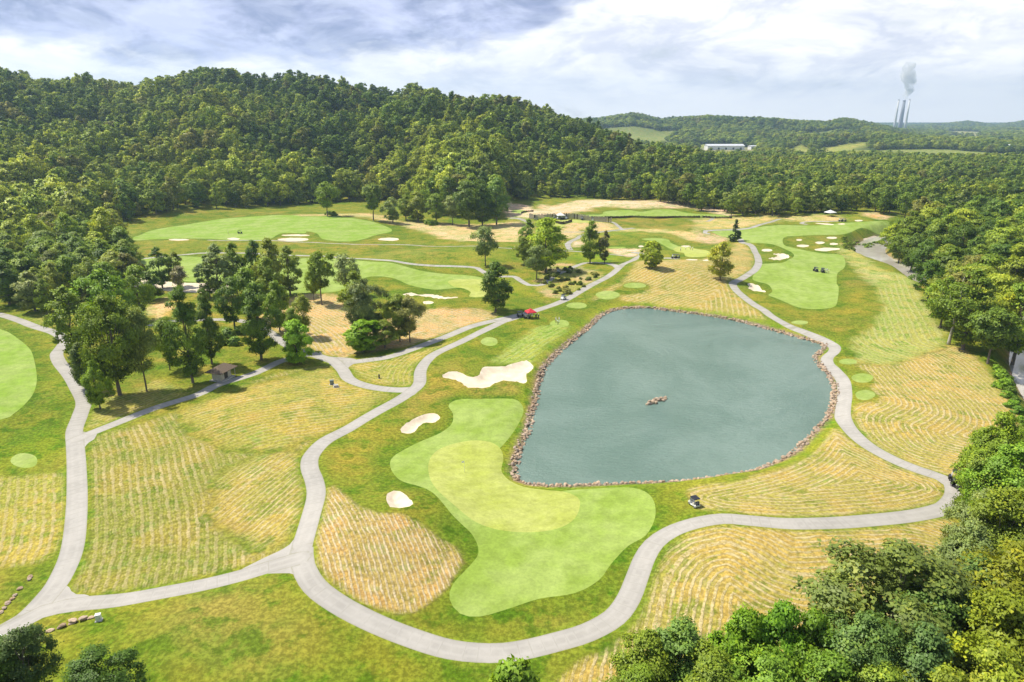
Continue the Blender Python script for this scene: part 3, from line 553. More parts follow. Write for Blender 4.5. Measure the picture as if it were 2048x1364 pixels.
    s = poly_sd_far(RIVER, x, y, 30., False)-7.; k = sstep(1.8, 0, s+(n3-.5)*3)[:, None]; ca = ca*(1-k)+np.array((.26, .20, .13))*k; k = sstep(12, 4, s); ra = ra*(1-k)
    ac = np.zeros(nv)
    for W, w in PATHW:
        s = poly_sd_far(W, x, y, 8., False); k = s < w/2*1.02; ac = np.where(k, s/(w/2), ac)
    def emit(name, mask, mat, **kw):
        Ft = tri[mask]; 
        if len(Ft) == 0: return None
        u, inv = np.unique(Ft, return_inverse=True); inv = inv.reshape(-1, 3)
        me = bpy.data.meshes.new(name); me.vertices.add(len(u)); me.vertices.foreach_set('co', np.stack([x[u], y[u], z[u]], 1).ravel().astype('f4'))
        n = len(Ft); me.loops.add(n*3); me.polygons.add(n); me.loops.foreach_set('vertex_index', inv.ravel().astype('i4'))
        me.polygons.foreach_set('loop_start', np.arange(n, dtype='i4')*3); me.polygons.foreach_set('use_smooth', np.ones(n, bool))
        me.update(calc_edges=True)
        for nm, arr in (('col_a', ca), ('col_b', cb)):
            at_ = me.attributes.new(nm, 'FLOAT_COLOR', 'POINT'); at_.data.foreach_set('color', np.concatenate([arr[u], np.ones((len(u), 1))], 1).ravel().astype('f4'))
        for nm, arr in (('row', row), ('row_amount', ra), ('across', ac)):
            at_ = me.attributes.new(nm, 'FLOAT', 'POINT'); at_.data.foreach_set('value', arr[u].astype('f4'))
        me.normals_split_custom_set_from_vertices([tuple(v) for v in N[u]])
        me.materials.append(MAT[mat]); o = bpy.data.objects.new(name, me); COL.objects.link(o); tagp(o, **kw); return o
    emit('ground', cls < 0, 'ground_grass', kind='structure')
    for i, zn in enumerate(zones):
        emit(zn['name'], cls == i, zn['mat'], label=zn.get('label'), cat=zn.get('cat'), group=zn.get('group'), kind=zn.get('kind'))
FAIRW = []
FARF = [  # far clearings: px polygon, -, albedo, softness
 ([(1570,300),(1600,288),(1620,300),(1680,290),(1760,283),(1700,300),(1640,305)], 0, (.30,.32,.07), 12.),
 ([(1640,366),(1700,361),(1785,364),(1790,374),(1700,376),(1645,373)], 0, (.42,.32,.2), 4.),
 ([(1780,378),(1850,376),(1990,378),(2048,380),(2048,392),(1900,392),(1800,388)], 0, (.32,.33,.08), 5.),
 ([(1870,268),(1900,262),(1960,264),(1985,270),(1930,274)], 0, (.34,.34,.13), 60.),
 ([(1400,296),(1500,294),(1520,302),(1400,303)], 0, (.25,.25,.12), 10.)]
build_ground()
def sheet(name, mat, P, z, **kw):
    me = bpy.data.meshes.new(name); me.from_pydata([(p[0], p[1], z) for p in P], [], [list(range(len(P)))]); me.materials.append(MAT[mat])
    o = bpy.data.objects.new(name, me); COL.objects.link(o); tagp(o, **kw); return o
def grow(P, d):
    L, Rr = offset_quads(np.concatenate([P[-1:], P, P[:1]]), 2*d); L, Rr = L[1:-1], Rr[1:-1]
    ar = lambda Q: abs(np.sum(Q[:, 0]*np.roll(Q[:, 1], -1)-Q[:, 1]*np.roll(Q[:, 0], -1)))
    return L if ar(L) > ar(Rr) else Rr
sheet('pond_water', 'pond_water', grow(POND[::2], .45), WATER_Z, kind='structure', label='teal grey rippled pond ringed with boulders')
def river():
    L, Rr = offset_quads(RIVER, 20.); v = []; f = []
    for a, b in zip(L, Rr): v += [(a[0], a[1], RIVER_Z), (b[0], b[1], RIVER_Z)]
    for k in range(len(L)-1): f.append((2*k, 2*k+2, 2*k+3, 2*k+1))
    me = bpy.data.meshes.new('river_water'); me.from_pydata(v, [], f); me.materials.append(MAT['river_water']); me.update(); 
    if me.polygons[0].normal.z < 0: me.flip_normals()
    o = bpy.data.objects.new('river_water', me); COL.objects.link(o); tagp(o, kind='structure', label='muddy river bending past the right hand woods')
river()
# ------------------------------------------------------------------ mesh helpers
def link(name, me, parent=None, mat=None, loc=None, rot=None, sc=None, **kw):
    o = bpy.data.objects.new(name, me); COL.objects.link(o)
    if parent is not None: o.parent = parent
    if mat and not me.materials: me.materials.append(MAT[mat])
    if loc is not None: o.location = loc
    if rot is not None: o.rotation_euler = rot
    if sc is not None: o.scale = sc
    return tagp(o, **kw)
def empty(name, loc, rz=0., **kw):
    o = bpy.data.objects.new(name, None); COL.objects.link(o); o.location = loc; o.rotation_euler = (0, 0, rz); o.empty_display_size = .3
    return tagp(o, **kw)
class MB:
    def __init__(s): s.v = []; s.f = []; s.m = []
    def add(s, v, f, m=0):
        b = len(s.v); s.v += [tuple(p) for p in v]; s.f += [tuple(i+b for i in q) for q in f]; s.m += [m]*len(f)
    def box(s, c, d, rot=None, m=0, taper=1.):
        M = rot or Matrix.Identity(3); v = []
        for z in (-1, 1):
            for x, y in ((-1, -1), (1, -1), (1, 1), (-1, 1)):
                k = taper if z > 0 else 1; v.append(Vector(c)+M @ Vector((x*d[0]/2*k, y*d[1]/2*k, z*d[2]/2)))
        s.add(v, [(3, 2, 1, 0), (4, 5, 6, 7), (0, 1, 5, 4), (1, 2, 6, 5), (2, 3, 7, 6), (3, 0, 4, 7)], m)
    def tube(s, P, r, n=8, m=0, cap=True):
        P = [Vector(p) for p in P]; rr = r if isinstance(r, (list, tuple)) else [r]*len(P); v = []; f = []
        for i, p in enumerate(P):
            d = (P[min(i+1, len(P)-1)]-P[max(i-1, 0)]).normalized(); a = d.orthogonal().normalized() if abs(d.z) < .99 else Vector((1, 0, 0)); b = d.cross(a)
            for k in range(n):
                t = 2*math.pi*k/n; v.append(p+(a*math.cos(t)+b*math.sin(t))*rr[i])
        for i in range(len(P)-1):
            for k in range(n): f.append((i*n+k, i*n+(k+1) % n, (i+1)*n+(k+1) % n, (i+1)*n+k))
        if cap: f += [tuple(range(n))[::-1], tuple((len(P)-1)*n+k for k in range(n))]
        s.add(v, f, m)
    def lathe(s, prof, n=16, c=(0, 0, 0), m=0):
        v = []; f = []
        for r, z in prof:
            for k in range(n): v.append((c[0]+r*math.cos(2*math.pi*k/n), c[1]+r*math.sin(2*math.pi*k/n), c[2]+z))
        for i in range(len(prof)-1):
            for k in range(n): f.append((i*n+k, i*n+(k+1) % n, (i+1)*n+(k+1) % n, (i+1)*n+k))
        f += [tuple(range(n))[::-1], tuple((len(prof)-1)*n+k for k in range(n))]; s.add(v, f, m)
    def mesh(s, name, mats, smooth=False, bevel=0):
        me = bpy.data.meshes.new(name); me.from_pydata(s.v, [], s.f)
        for k in (mats if isinstance(mats, (list, tuple)) else [mats]): me.materials.append(MAT[k])
        me.polygons.foreach_set('material_index', s.m)
        if bevel:
            bm = bmesh.new(); bm.from_mesh(me); bmesh.ops.bevel(bm, geom=bm.edges[:], offset=bevel, segments=2, affect='EDGES', clamp_overlap=True); bm.to_mesh(me); bm.free()
        if smooth: me.shade_smooth()
        me.update(); return me
def simple(name, col, rough=.6, nz=0., sc=3., metal=0., spec=.4, **kw):
    m, t = new_mat(name); c = col
    if nz:
        P = t.node('ShaderNodeTexCoord').outputs['Object']; n = t.noise(P, sc, 5, .65)
        c = t.mix(1., (*col, 1), t.smooth(n, .3, .7, 1-nz, 1+nz), 'MULTIPLY')
    b = finish(t, c, rough, spec=spec, **kw); b.inputs['Metallic'].default_value = metal
    return m
for a in [('cart_black', (.018, .018, .022), .35), ('cart_white', (.75, .75, .74), .3, .08), ('cart_seat', (.55, .52, .46), .7, .1), ('rubber', (.02, .02, .02), .8), ('steel', (.45, .46, .48), .35), ('clear_plastic', (.5, .55, .58), .15),
          ('red_fabric', (.62, .035, .05), .8, .1), ('white_fabric', (.80, .80, .79), .85, .05), ('shirt_white', (.78, .78, .77), .9), ('shirt_dark', (.05, .06, .10), .9), ('trousers_khaki', (.42, .34, .22), .9), ('trousers_dark', (.04, .04, .05), .9),
          ('skin', (.50, .30, .20), .6), ('hair_brown', (.06, .035, .02), .8), ('concrete', (.45, .43, .40), .9, .15), ('render_wall', (.55, .50, .40), .9, .12), ('roof_shingle', (.17, .125, .09), .95, .35, 14.), ('dark_opening', (.02, .02, .02), .9),
          ('timber_pale', (.42, .37, .30), .9, .3, 3.), ('timber_dark', (.07, .055, .04), .95, .3, 3.), ('stack_white', (.72, .71, .70), .8, .05, .02), ('stack_grey', (.30, .31, .36), .8, .06, .02), ('shed_white', (.78, .78, .78), .7, .04, .1), ('shed_brown', (.30, .17, .12), .8, .1, .1), ('shed_roof', (.62, .63, .65), .5, .05, .1),
          ('glass_dark', (.04, .05, .06), .1), ('utility_green', (.20, .24, .22), .6, .1), ('sign_dark', (.05, .05, .055), .5)]: simple(*a)
def mats_nature():
    m, t = new_mat('foliage')
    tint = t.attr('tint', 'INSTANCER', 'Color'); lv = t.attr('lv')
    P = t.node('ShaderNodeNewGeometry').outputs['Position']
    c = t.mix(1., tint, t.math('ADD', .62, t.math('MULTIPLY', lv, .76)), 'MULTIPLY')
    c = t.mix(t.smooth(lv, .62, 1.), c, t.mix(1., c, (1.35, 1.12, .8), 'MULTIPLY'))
    b = t.node('ShaderNodeBsdfPrincipled'); t.put(b.inputs['Base Color'], c); b.inputs['Roughness'].default_value = .5; b.inputs['Specular IOR Level'].default_value = .28
    tr = t.node('ShaderNodeBsdfTranslucent'); t.put(tr.inputs[0], t.mix(1., c, (1.35, 1.3, .55), 'MULTIPLY'))
    ms = t.node('ShaderNodeMixShader'); ms.inputs[0].default_value = .30; t.link(b.outputs[0], ms.inputs[1]); t.link(tr.outputs[0], ms.inputs[2])
    o = t.node('ShaderNodeOutputMaterial'); t.link(ms.outputs[0], o.inputs[0])
    m, t = new_mat('bark'); P = t.node('ShaderNodeTexCoord').outputs['Object']
    mp = t.node('ShaderNodeMapping'); t.link(P, mp.inputs[0]); mp.inputs['Scale'].default_value = (4, 4, 1)
    n = t.noise(mp.outputs[0], 1.2, 5, .7); finish(t, t.mix(n, (.07, .052, .04), (.25, .21, .17)), .95, n, .5, .05)
    m, t = new_mat('bark_pale'); P = t.node('ShaderNodeTexCoord').outputs['Object']
    n = t.noise(P, 1.2, 5, .7); finish(t, t.mix(n, (.30, .27, .23), (.52, .48, .42)), .95, n, .5, .05)
    m, t = new_mat('boulder_stone'); oi = t.node('ShaderNodeObjectInfo').outputs['Random']; P = t.node('ShaderNodeTexCoord').outputs['Object']
    n = t.noise(P, 1.5, 6, .7); cr = t.node('ShaderNodeValToRGB'); t.link(oi, cr.inputs[0]); e = cr.color_ramp.elements
    e[0].color = (.42, .29, .18, 1); e[1].color = (.46, .33, .23, 1)
    for p_, c_ in ((.25, (.30, .23, .17, 1)), (.5, (.56, .42, .29, 1)), (.75, (.38, .30, .24, 1))): q = e.new(p_); q.color = c_
    c = t.mix(1., cr.outputs[0], t.smooth(n, .3, .7, .68, 1.25), 'MULTIPLY'); finish(t, c, .9, n, .6, .12)
mats_nature()

# ------------------------------------------------------------------ trees
def rnd_dirs(n, r): 
    v = r.normal(size=(n, 3)); return v/np.linalg.norm(v, axis=1)[:, None]
PROF = {'round': lambda t: np.sqrt(np.clip(1-(2*t-1.)**2, .03, 1))*(.95+.1*np.sin(5*t)), 'oval': lambda t: np.clip(np.sin(np.pi*np.clip(t, 0, 1)**.8), .06, 1)**.6*(1-.12*t),
        'cone': lambda t: np.clip((1-t)**.75, .03, 1)*(.75+.25*np.minimum(t*8, 1)), 'bush': lambda t: np.sqrt(np.clip(1-t*t*.97, .03, 1)), 'spread': lambda t: np.clip(.45+.75*t-.1*t*t, 0, 1)*np.sqrt(np.clip(1-(np.maximum(t-.55, 0)/.47)**2, .03, 1)),
        'column': lambda t: np.clip(np.sin(np.pi*np.clip(t, 0.03, .985)**.7), .1, 1)**.45*.98}
NRM = {}
def crown_geo(seed, kind, H, R, z0, n, ls, nl=34, loose=.28):
    r = np.random.default_rng(seed); prof = PROF[kind]
    t = (np.arange(nl)+.5)/nl; t = np.clip(t+r.uniform(-.04, .04, nl), .02, .97); r.shuffle(t)
    ang = np.arange(nl)*2.39996+r.uniform(-.5, .5, nl); pr = prof(t)
    asym = 1+.18*np.sin(ang+r.uniform(0, 6))+.12*np.sin(2*ang+r.uniform(0, 6))
    rl = R*r.uniform(.24, .42, nl)*(.5+.5*pr); rad = np.maximum(pr*R*asym*r.uniform(.72, 1.10, nl)-rl*.75, 0)
    rad[::5] *= .35
    zz = z0+(H-z0)*t; zz = np.clip(zz, z0+rl*.6, H-rl*.7+r.uniform(-.03, .04, nl)*H)
    C = np.stack([rad*np.cos(ang), rad*np.sin(ang), zz], 1)
    w = rl**2/np.sum(rl**2); V = []; Nn = []; LV = []; SZ = []; SN = []
    for i in range(nl):
        m = max(8, int(n*w[i])); k = 13; cd = rnd_dirs(k, r); cd[:, 2] = np.abs(cd[:, 2])*1.0-.35*(cd[:, 2] < -.3); cd /= np.linalg.norm(cd, axis=1)[:, None]
        outw = C[i]-np.array([0, 0, z0+(H-z0)*.45]); outw /= np.linalg.norm(outw)+1e-6
        cd = cd+outw*.55; cd /= np.linalg.norm(cd, axis=1)[:, None]
        q = r.integers(0, k, m); cl = r.uniform(0, 1, k)
        off = r.normal(size=(m, 3))*loose*rl[i]; off[:, 2] *= .7
        p = C[i]+cd[q]*rl[i]*r.uniform(.75, 1.05, (m, 1))+off
        nn = cd[q]*.6+np.array([0, 0, .35])+rnd_dirs(m, r)*.62; nn /= np.linalg.norm(nn, axis=1)[:, None]
        sn = cd[q]*.75+outw*.40+np.array([0, 0, .12])+rnd_dirs(m, r)*.30; sn /= np.linalg.norm(sn, axis=1)[:, None]; nn *= np.sign(np.sum(nn*sn, 1)+1e-9)[:, None]; SN.append(sn)
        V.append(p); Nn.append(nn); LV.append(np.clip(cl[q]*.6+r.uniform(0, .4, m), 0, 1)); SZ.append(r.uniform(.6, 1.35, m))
    V = np.concatenate(V); Nn = np.concatenate(Nn); LV = np.concatenate(LV); SZ = np.concatenate(SZ)[:, None]*ls
    V[:, 2] = np.maximum(V[:, 2], .15)
    a = np.cross(Nn, rnd_dirs(len(V), r)); a /= np.linalg.norm(a, axis=1)[:, None]+1e-9; b = np.cross(Nn, a)
    Q = np.stack([V-a*SZ*.62, V-b*SZ*.40+Nn*SZ*.08, V+a*SZ*.62, V+b*SZ*.40+Nn*SZ*.08], 1).reshape(-1, 3)
    NRM[id(LV)] = np.repeat(np.concatenate(SN), 4, 0)
    return Q, LV, C, rl
def trunk_geo(mb, H, R, z0, C, r0, seed, limbs=9, m=0, lean=(0, 0), n=7):
    r = random.Random(seed); top = z0+(H-z0)*.72
    pts = [(0, 0, -.6), (0, 0, .1)]; rr = [r0*1.5, r0*1.15]
    for k in range(1, 6):
        t = k/5; pts.append((r.uniform(-.12, .12)*R*t+lean[0]*t, r.uniform(-.12, .12)*R*t+lean[1]*t, top*t)); rr.append(r0*(1-.8*t)+.03)
    mb.tube(pts, rr, n, m)
    idx = list(range(len(C))); r.shuffle(idx)
    for i in idx[:limbs]:
        c = Vector(C[i]); t = min(.95, max(.3, (c.z*.62)/top)); k = t*5; a = int(k); p0 = Vector(pts[1+a]).lerp(Vector(pts[min(2+a, 6)]), k-a)
        mid = p0.lerp(c, .5)+Vector((0, 0, -.05*R)); mb.tube([p0, mid, c], [r0*.42*(1.1-t*.6), r0*.26, r0*.08], 5, m, cap=False)
def crown_mesh(name, Q, LV, extra=None):
    nq = len(LV); v = Q; me = bpy.data.meshes.new(name); ex = extra
    nv = len(v); ne = len(ex.v) if ex else 0
    f_ex = ex.f if ex else []
    me.vertices.add(nv+ne); co = v if not ne else np.concatenate([v, np.array(ex.v)]); me.vertices.foreach_set('co', co.ravel().astype('f4'))
    ls = [4]*nq+[len(f) for f in f_ex]; tot = sum(ls); me.loops.add(tot); me.polygons.add(len(ls))
    li = np.arange(nv, dtype='i4'); 
    if ne: li = np.concatenate([li, np.array([i+nv for f in f_ex for i in f], 'i4')])
    me.loops.foreach_set('vertex_index', li); st = np.concatenate([[0], np.cumsum(ls)[:-1]]).astype('i4'); me.polygons.foreach_set('loop_start', st)
    me.polygons.foreach_set('material_index', np.array([0]*nq+[1]*len(f_ex), 'i4')); me.update(calc_edges=True)
    at_ = me.attributes.new('lv', 'FLOAT', 'FACE'); at_.data.foreach_set('value', np.concatenate([LV, np.zeros(len(f_ex))]).astype('f4'))
    nr = NRM.pop(id(LV)); nr = np.concatenate([nr, np.zeros((tot-len(nr), 3))]); me.polygons.foreach_set('use_smooth', np.ones(len(ls), bool)); me.normals_split_custom_set(nr.tolist())
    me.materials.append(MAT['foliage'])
    if ex: me.materials.append(MAT['bark'])
    return me
# prototype kinds: profile, height, radius, crown base, loose, lobes, trunk radius, limbs
KIND = {'oak': ('round', 18, 6.5, 3.5, .24, 36, .42, 10), 'maple': ('oval', 17, 6.0, 2.2, .25, 38, .34, 9), 'tall': ('oval', 21, 5.8, 2.2, .25, 42, .40, 12), 'airy': ('round', 16, 5.2, 4.5, .36, 26, .24, 12),
        'spread': ('spread', 14, 6., 4.8, .26, 26, .30, 10), 'bright': ('oval', 11, 5, .8, .22, 32, .18, 6), 'cedar': ('cone', 13, 4, .4, .16, 46, .22, 3), 'bush': ('bush', 3, 2.6, .05, .24, 16, .08, 3), 'globe': ('round', 12, 5, .8, .17, 46, .22, 5)}
NLEAF = {'near': (26000, .34), 'mid': (8500, .52), 'far': (2600, .85)}
CACHE = {}
def proto(kind, var, lod):
    k = (kind, var, lod)
    if k not in CACHE:
        pf, Hh, Rr, z0, lo, nl, r0, limbs = KIND[kind]; n, ls = NLEAF[lod]
        if kind in ('bush',): n = int(n*.16)
        if kind == 'airy': n = int(n*.62)
        if kind == 'spread': n = int(n*.8)
        if kind == 'cedar': ls *= .7
        Q, LV, C, rl = crown_geo(hash_(kind)*31+var*7+1, pf, Hh, Rr, z0, n, ls, nl, lo)
        mb = MB(); trunk_geo(mb, Hh, Rr, z0, C, r0, var*5+3, limbs)
        tr = mb.mesh(kind+'_trunk', 'bark', True)
        CACHE[k] = (crown_mesh(kind+'_crown', Q, LV), tr)
    return CACHE[k]
def hash_(s): return sum(ord(c)*(i+3) for i, c in enumerate(s)) % 997
TREE_N = [0]
def tree(x, y, z, kind, hh, rr, tint, lod, label, group=None, var=None, rot=None, lean=0., name='tree', cat='tree'):
    v = var if var is not None else random.randrange(3); cm, tm = proto(kind, v, lod); _, KH, KR = KIND[kind][:3]
    o = empty(name, (x, y, z-.1), rot if rot is not None else random.uniform(0, 6.28), label=label, cat=cat, group=group)
    o.scale = (rr/KR, rr/KR, hh/KH); o.rotation_euler[1] = lean
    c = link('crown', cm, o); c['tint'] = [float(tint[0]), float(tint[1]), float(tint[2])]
    link('trunk', tm, o); TREE_N[0] += 1
    return o
T_MID = (.235, .34, .032); T_BRI = (.38, .48, .035); T_DARK = (.14, .23, .028); T_GREY = (.29, .36, .11); T_OLV = (.27, .345, .045); T_BRN = (.27, .25, .075); T_YEL = (.43, .47, .05); T_BLU = (.20, .30, .075)
PAL = [T_MID, T_MID, T_DARK, T_OLV, T_GREY, T_BRI, T_BLU]
def jit(c, s=.12): k = 1+random.uniform(-s, s); return (c[0]*k*(1+random.uniform(-.08, .08)), c[1]*k, c[2]*k)
GRP = {'L': 'trees of the clump left of the cart path junction', 'M': 'trees standing alone on the middle of the course', 'E': 'trees along the hill foot edge', 'W': 'trees of the left wood', 'B': 'trees along the river bank', 'F': 'trees in the near lower right wood'}
# base x, base y, top y, width px, kind, tint, group, label
TL = [
 (971,531,457,46,'airy',T_GREY,'M','slender pale airy tree alone between the two mid paths'),
 (1092,545,441,82,'maple',T_BRI,'M','large bright green tree in the centre of the mid course cluster'),
 (1056,520,441,34,'tall',T_MID,'M','dark narrow tree behind the large bright green one'),
 (1048,530,476,36,'oak',T_OLV,'M','small dark tree at the left of the mid course cluster'),
 (1073,559,493,46,'airy',T_GREY,'M','pale grey-green tree in front of the large bright green one'),
 (1180,527,447,47,'maple',T_MID,'M','dense dark green pointed tree above the sloping scrub bank'),
 (1209,527,464,24,'tall',(.12,.13,.06),'M','thin brownish tree touching the dense pointed tree'),
 (1305,536,484,42,'globe',T_BRI,'M','compact bright green round tree on the straw slope by the parked carts'),
 (1440,560,487,50,'maple',T_YEL,'M','yellow-green open tree on the straw slope beside the bending path'),
 (1469,483,440,27,'cedar',(.05,.085,.03),'M','dark narrow cedar at the top of the bending path'),
 (991,625,527,66,'maple',(.085,.145,.025),'M','big dark green tree beside the path above the red canopy'),
 (644,610,512,60,'spread',(.13,.20,.022),'L','tree with visible forked trunk on the edge of the straw field'),
 (628,603,540,30,'airy',T_MID,'L','faint thin tree right behind the forked trunk tree'),
 (694,592,511,54,'airy',(.21,.26,.12),'L','pale silvery tall tree beside the forked trunk tree'),
 (714,640,547,60,'maple',T_MID,'L','mid green tree between the silvery tree and the field clump'),
 (735,685,566,80,'oak',(.12,.155,.06),'L','large grey-green tree topping the field clump'),
 (728,703,641,78,'globe',(.17,.27,.015),'L','bright green low tree at the lower left of the field clump'),
 (800,683,592,62,'maple',T_OLV,'L','several stemmed tree right of the bright low tree'),
 (820,684,596,56,'airy',(.22,.24,.085),'L','pale thin leaved tree at the right end of the field clump'),
 (770,695,640,60,'oak',T_OLV,'L','shadowy low tree in the middle of the field clump'),
 (595,725,643,70,'bright',(.20,.33,.028),'L','bright green young tree standing on the verge at the path junction'),
 (325,575,497,46,'tall',T_DARK,'L','dark tree left of the bare grey tree behind the sand strip'),
 (356,572,506,36,'maple',T_OLV,'L','tree behind the bare grey tree at the sand strip'),
 (362,582,534,34,'airy',(.22,.20,.14),'L','half bare grey tree in front of the sand strip'),
 (240,790,602,116,'oak',(.13,.185,.02),'L','largest broad tree of the left clump with yellowish top'),
 (155,722,578,80,'tall',(.14,.20,.022),'L','tall tree left of the largest one near the left path'),
 (222,690,550,112,'oak',(.12,.20,.018),'L','wide tree directly behind the largest left tree'),
 (201,818,726,52,'maple',(.16,.24,.02),'L','small bright tree at the left foot of the largest tree'),
 (172,780,690,56,'maple',(.11,.15,.04),'L','low dull tree overhanging the left path'),
 (294,783,622,70,'airy',(.20,.24,.07),'L','pale slim trunked tree right of the largest left tree'),
 (386,766,583,76,'tall',(.10,.165,.022),'L','tall dark tree just left of the shelter'),
 (424,728,586,56,'tall',(.09,.15,.022),'L','tall dark tree behind the shelter'),
 (340,740,640,50,'airy',T_MID,'L','thin tree between the pale slim tree and the tall dark one'),
 (523,720,572,78,'tall',(.10,.165,.024),'L','tall dark columnar tree near the hidden path bend'),
 (560,664,567,56,'maple',T_MID,'L','mid green tree right of the dark columnar tree'),
 (610,675,592,42,'airy',T_OLV,'L','small airy tree over the straw field edge'),
 (592,700,620,36,'airy',T_MID,'L','thin tree just behind the bright young tree'),
 (441,597,492,66,'tall',T_GREY,'L','tall grey-green tree group leader at the sand strip end'),
 (420,595,513,44,'tall',(.10,.15,.05),'L','narrow tree at the left end of the sand strip group'),
 (475,590,490,50,'maple',T_MID,'L','tree in the centre of the sand strip group'),
 (516,585,486,44,'oak',T_DARK,'L','dark crowned tree at the top of the sand strip group'),
 (548,600,484,66,'maple',T_OLV,'L','tall olive tree beside the upper path'),
 (581,590,495,56,'tall',T_MID,'L','narrow tree with hanging lower branches left of the forked trunk tree'),
 (500,640,540,66,'oak',T_MID,'L','broad tree in the middle of the central clump'),
 (545,640,520,60,'maple',T_OLV,'L','olive tree behind the dark columnar tree'),
 (470,660,560,60,'oak',T_DARK,'L','dark tree above the paved clearing'),
 (284,640,537,60,'oak',T_MID,'L','round tree above the wide left tree'),
 (305,600,545,50,'maple',T_DARK,'L','dark tree left of the sand strip'),
 (215,420,360,40,'tall',T_MID,'E','tall tree on the lower hill flank at the left'),
 (82,520,434,56,'maple',T_BRI,'W','light green tall tree leftmost of the three at the upper left'),
 (142,515,431,48,'maple',(.20,.27,.03),'W','light green tall tree middle of the three at the upper left'),
 (219,520,420,56,'maple',T_BRI,'W','light green leaning tree at the corner of the upper fairway'),
 (181,505,445,40,'oak',T_MID,'W','rounded tree between the two light green tall ones'),
 (212,560,482,52,'tall',T_MID,'W','tree directly below the light green leaning tree'),
 (103,560,487,56,'oak',T_MID,'W','broad tree in the upper middle of the left wood'),
 (38,560,487,40,'oak',T_OLV,'W','rounded olive tree at the left border of the wood'),
 (143,590,516,44,'oak',T_MID,'W','small round tree in the centre of the left wood'),
 (118,606,528,40,'maple',T_OLV,'W','olive round tree left of centre in the left wood'),
 (222,610,528,52,'oak',T_MID,'W','dense tree at the right side of the left wood'),
 (188,600,520,50,'oak',T_OLV,'W','olive tree near the right side of the left wood'),
 (70,622,545,60,'tall',T_GREY,'W','grey-green tall tree above the left path'),
 (20,610,523,60,'tall',T_DARK,'W','dark tall tree at the far left above the path'),
 (95,628,560,40,'tall',T_MID,'W','slim tree nearest the left path'),
 (655,432,368,42,'airy',T_MID,'E','open tree at the hill edge behind the upper left fairway'),
 (747,441,375,46,'spread',(.15,.20,.04),'E','tree with bare trunk standing out from the hill edge'),
 (786,446,397,36,'maple',T_GREY,'E','small grey-green tree right of the bare trunked one'),
 (836,443,386,46,'maple',T_OLV,'E','olive tree in the row left of the big edge tree'),
 (812,440,392,34,'oak',T_MID,'E','small tree between the grey-green and olive edge trees'),
 (873,447,390,42,'oak',T_MID,'E','rounded tree left of the big edge tree'),
 (938,454,368,58,'oak',T_DARK,'E','big dark tree at the forest corner'),
 (993,449,362,46,'oak',(.10,.165,.03),'E','big tree at the right end of the forest corner'),
 (905,450,395,36,'airy',T_GREY,'E','pale small tree at the foot of the forest corner'),
 (965,452,372,44,'tall',T_DARK,'E','narrow dark tree between the two big corner trees'),
 (1854,604,525,58,'oak',(.09,.155,.022),'B','dark round tree at the head of the river bank row'),
 (1800,507,462,44,'oak',T_MID,'B','green tree overhanging the outer side of the far river bend'),
 (1784,490,450,40,'maple',T_BRI,'B','light green tree above the far river bend'),
 (1824,524,472,50,'oak',(.11,.17,.03),'B','broad dark tree below the outer side of the river bend'),
 (1796,476,440,40,'maple',T_MID,'B','tree closing the view up the river'),
 (1848,545,484,56,'oak',T_DARK,'B','dark tree where the river slips behind the wood'),
 (1925,699,545,96,'tall',(.13,.19,.025),'B','great double trunked tree on the river bank'),
 (1880,655,560,60,'oak',T_MID,'B','tree between the head tree and the dead trunk'),
 (2030,705,570,100,'oak',T_MID,'B','broad tree over the river at the right border'),
 (1975,728,625,84,'spread',(.12,.175,.03),'B','leaning tree with pale trunk reaching over the river'),
]
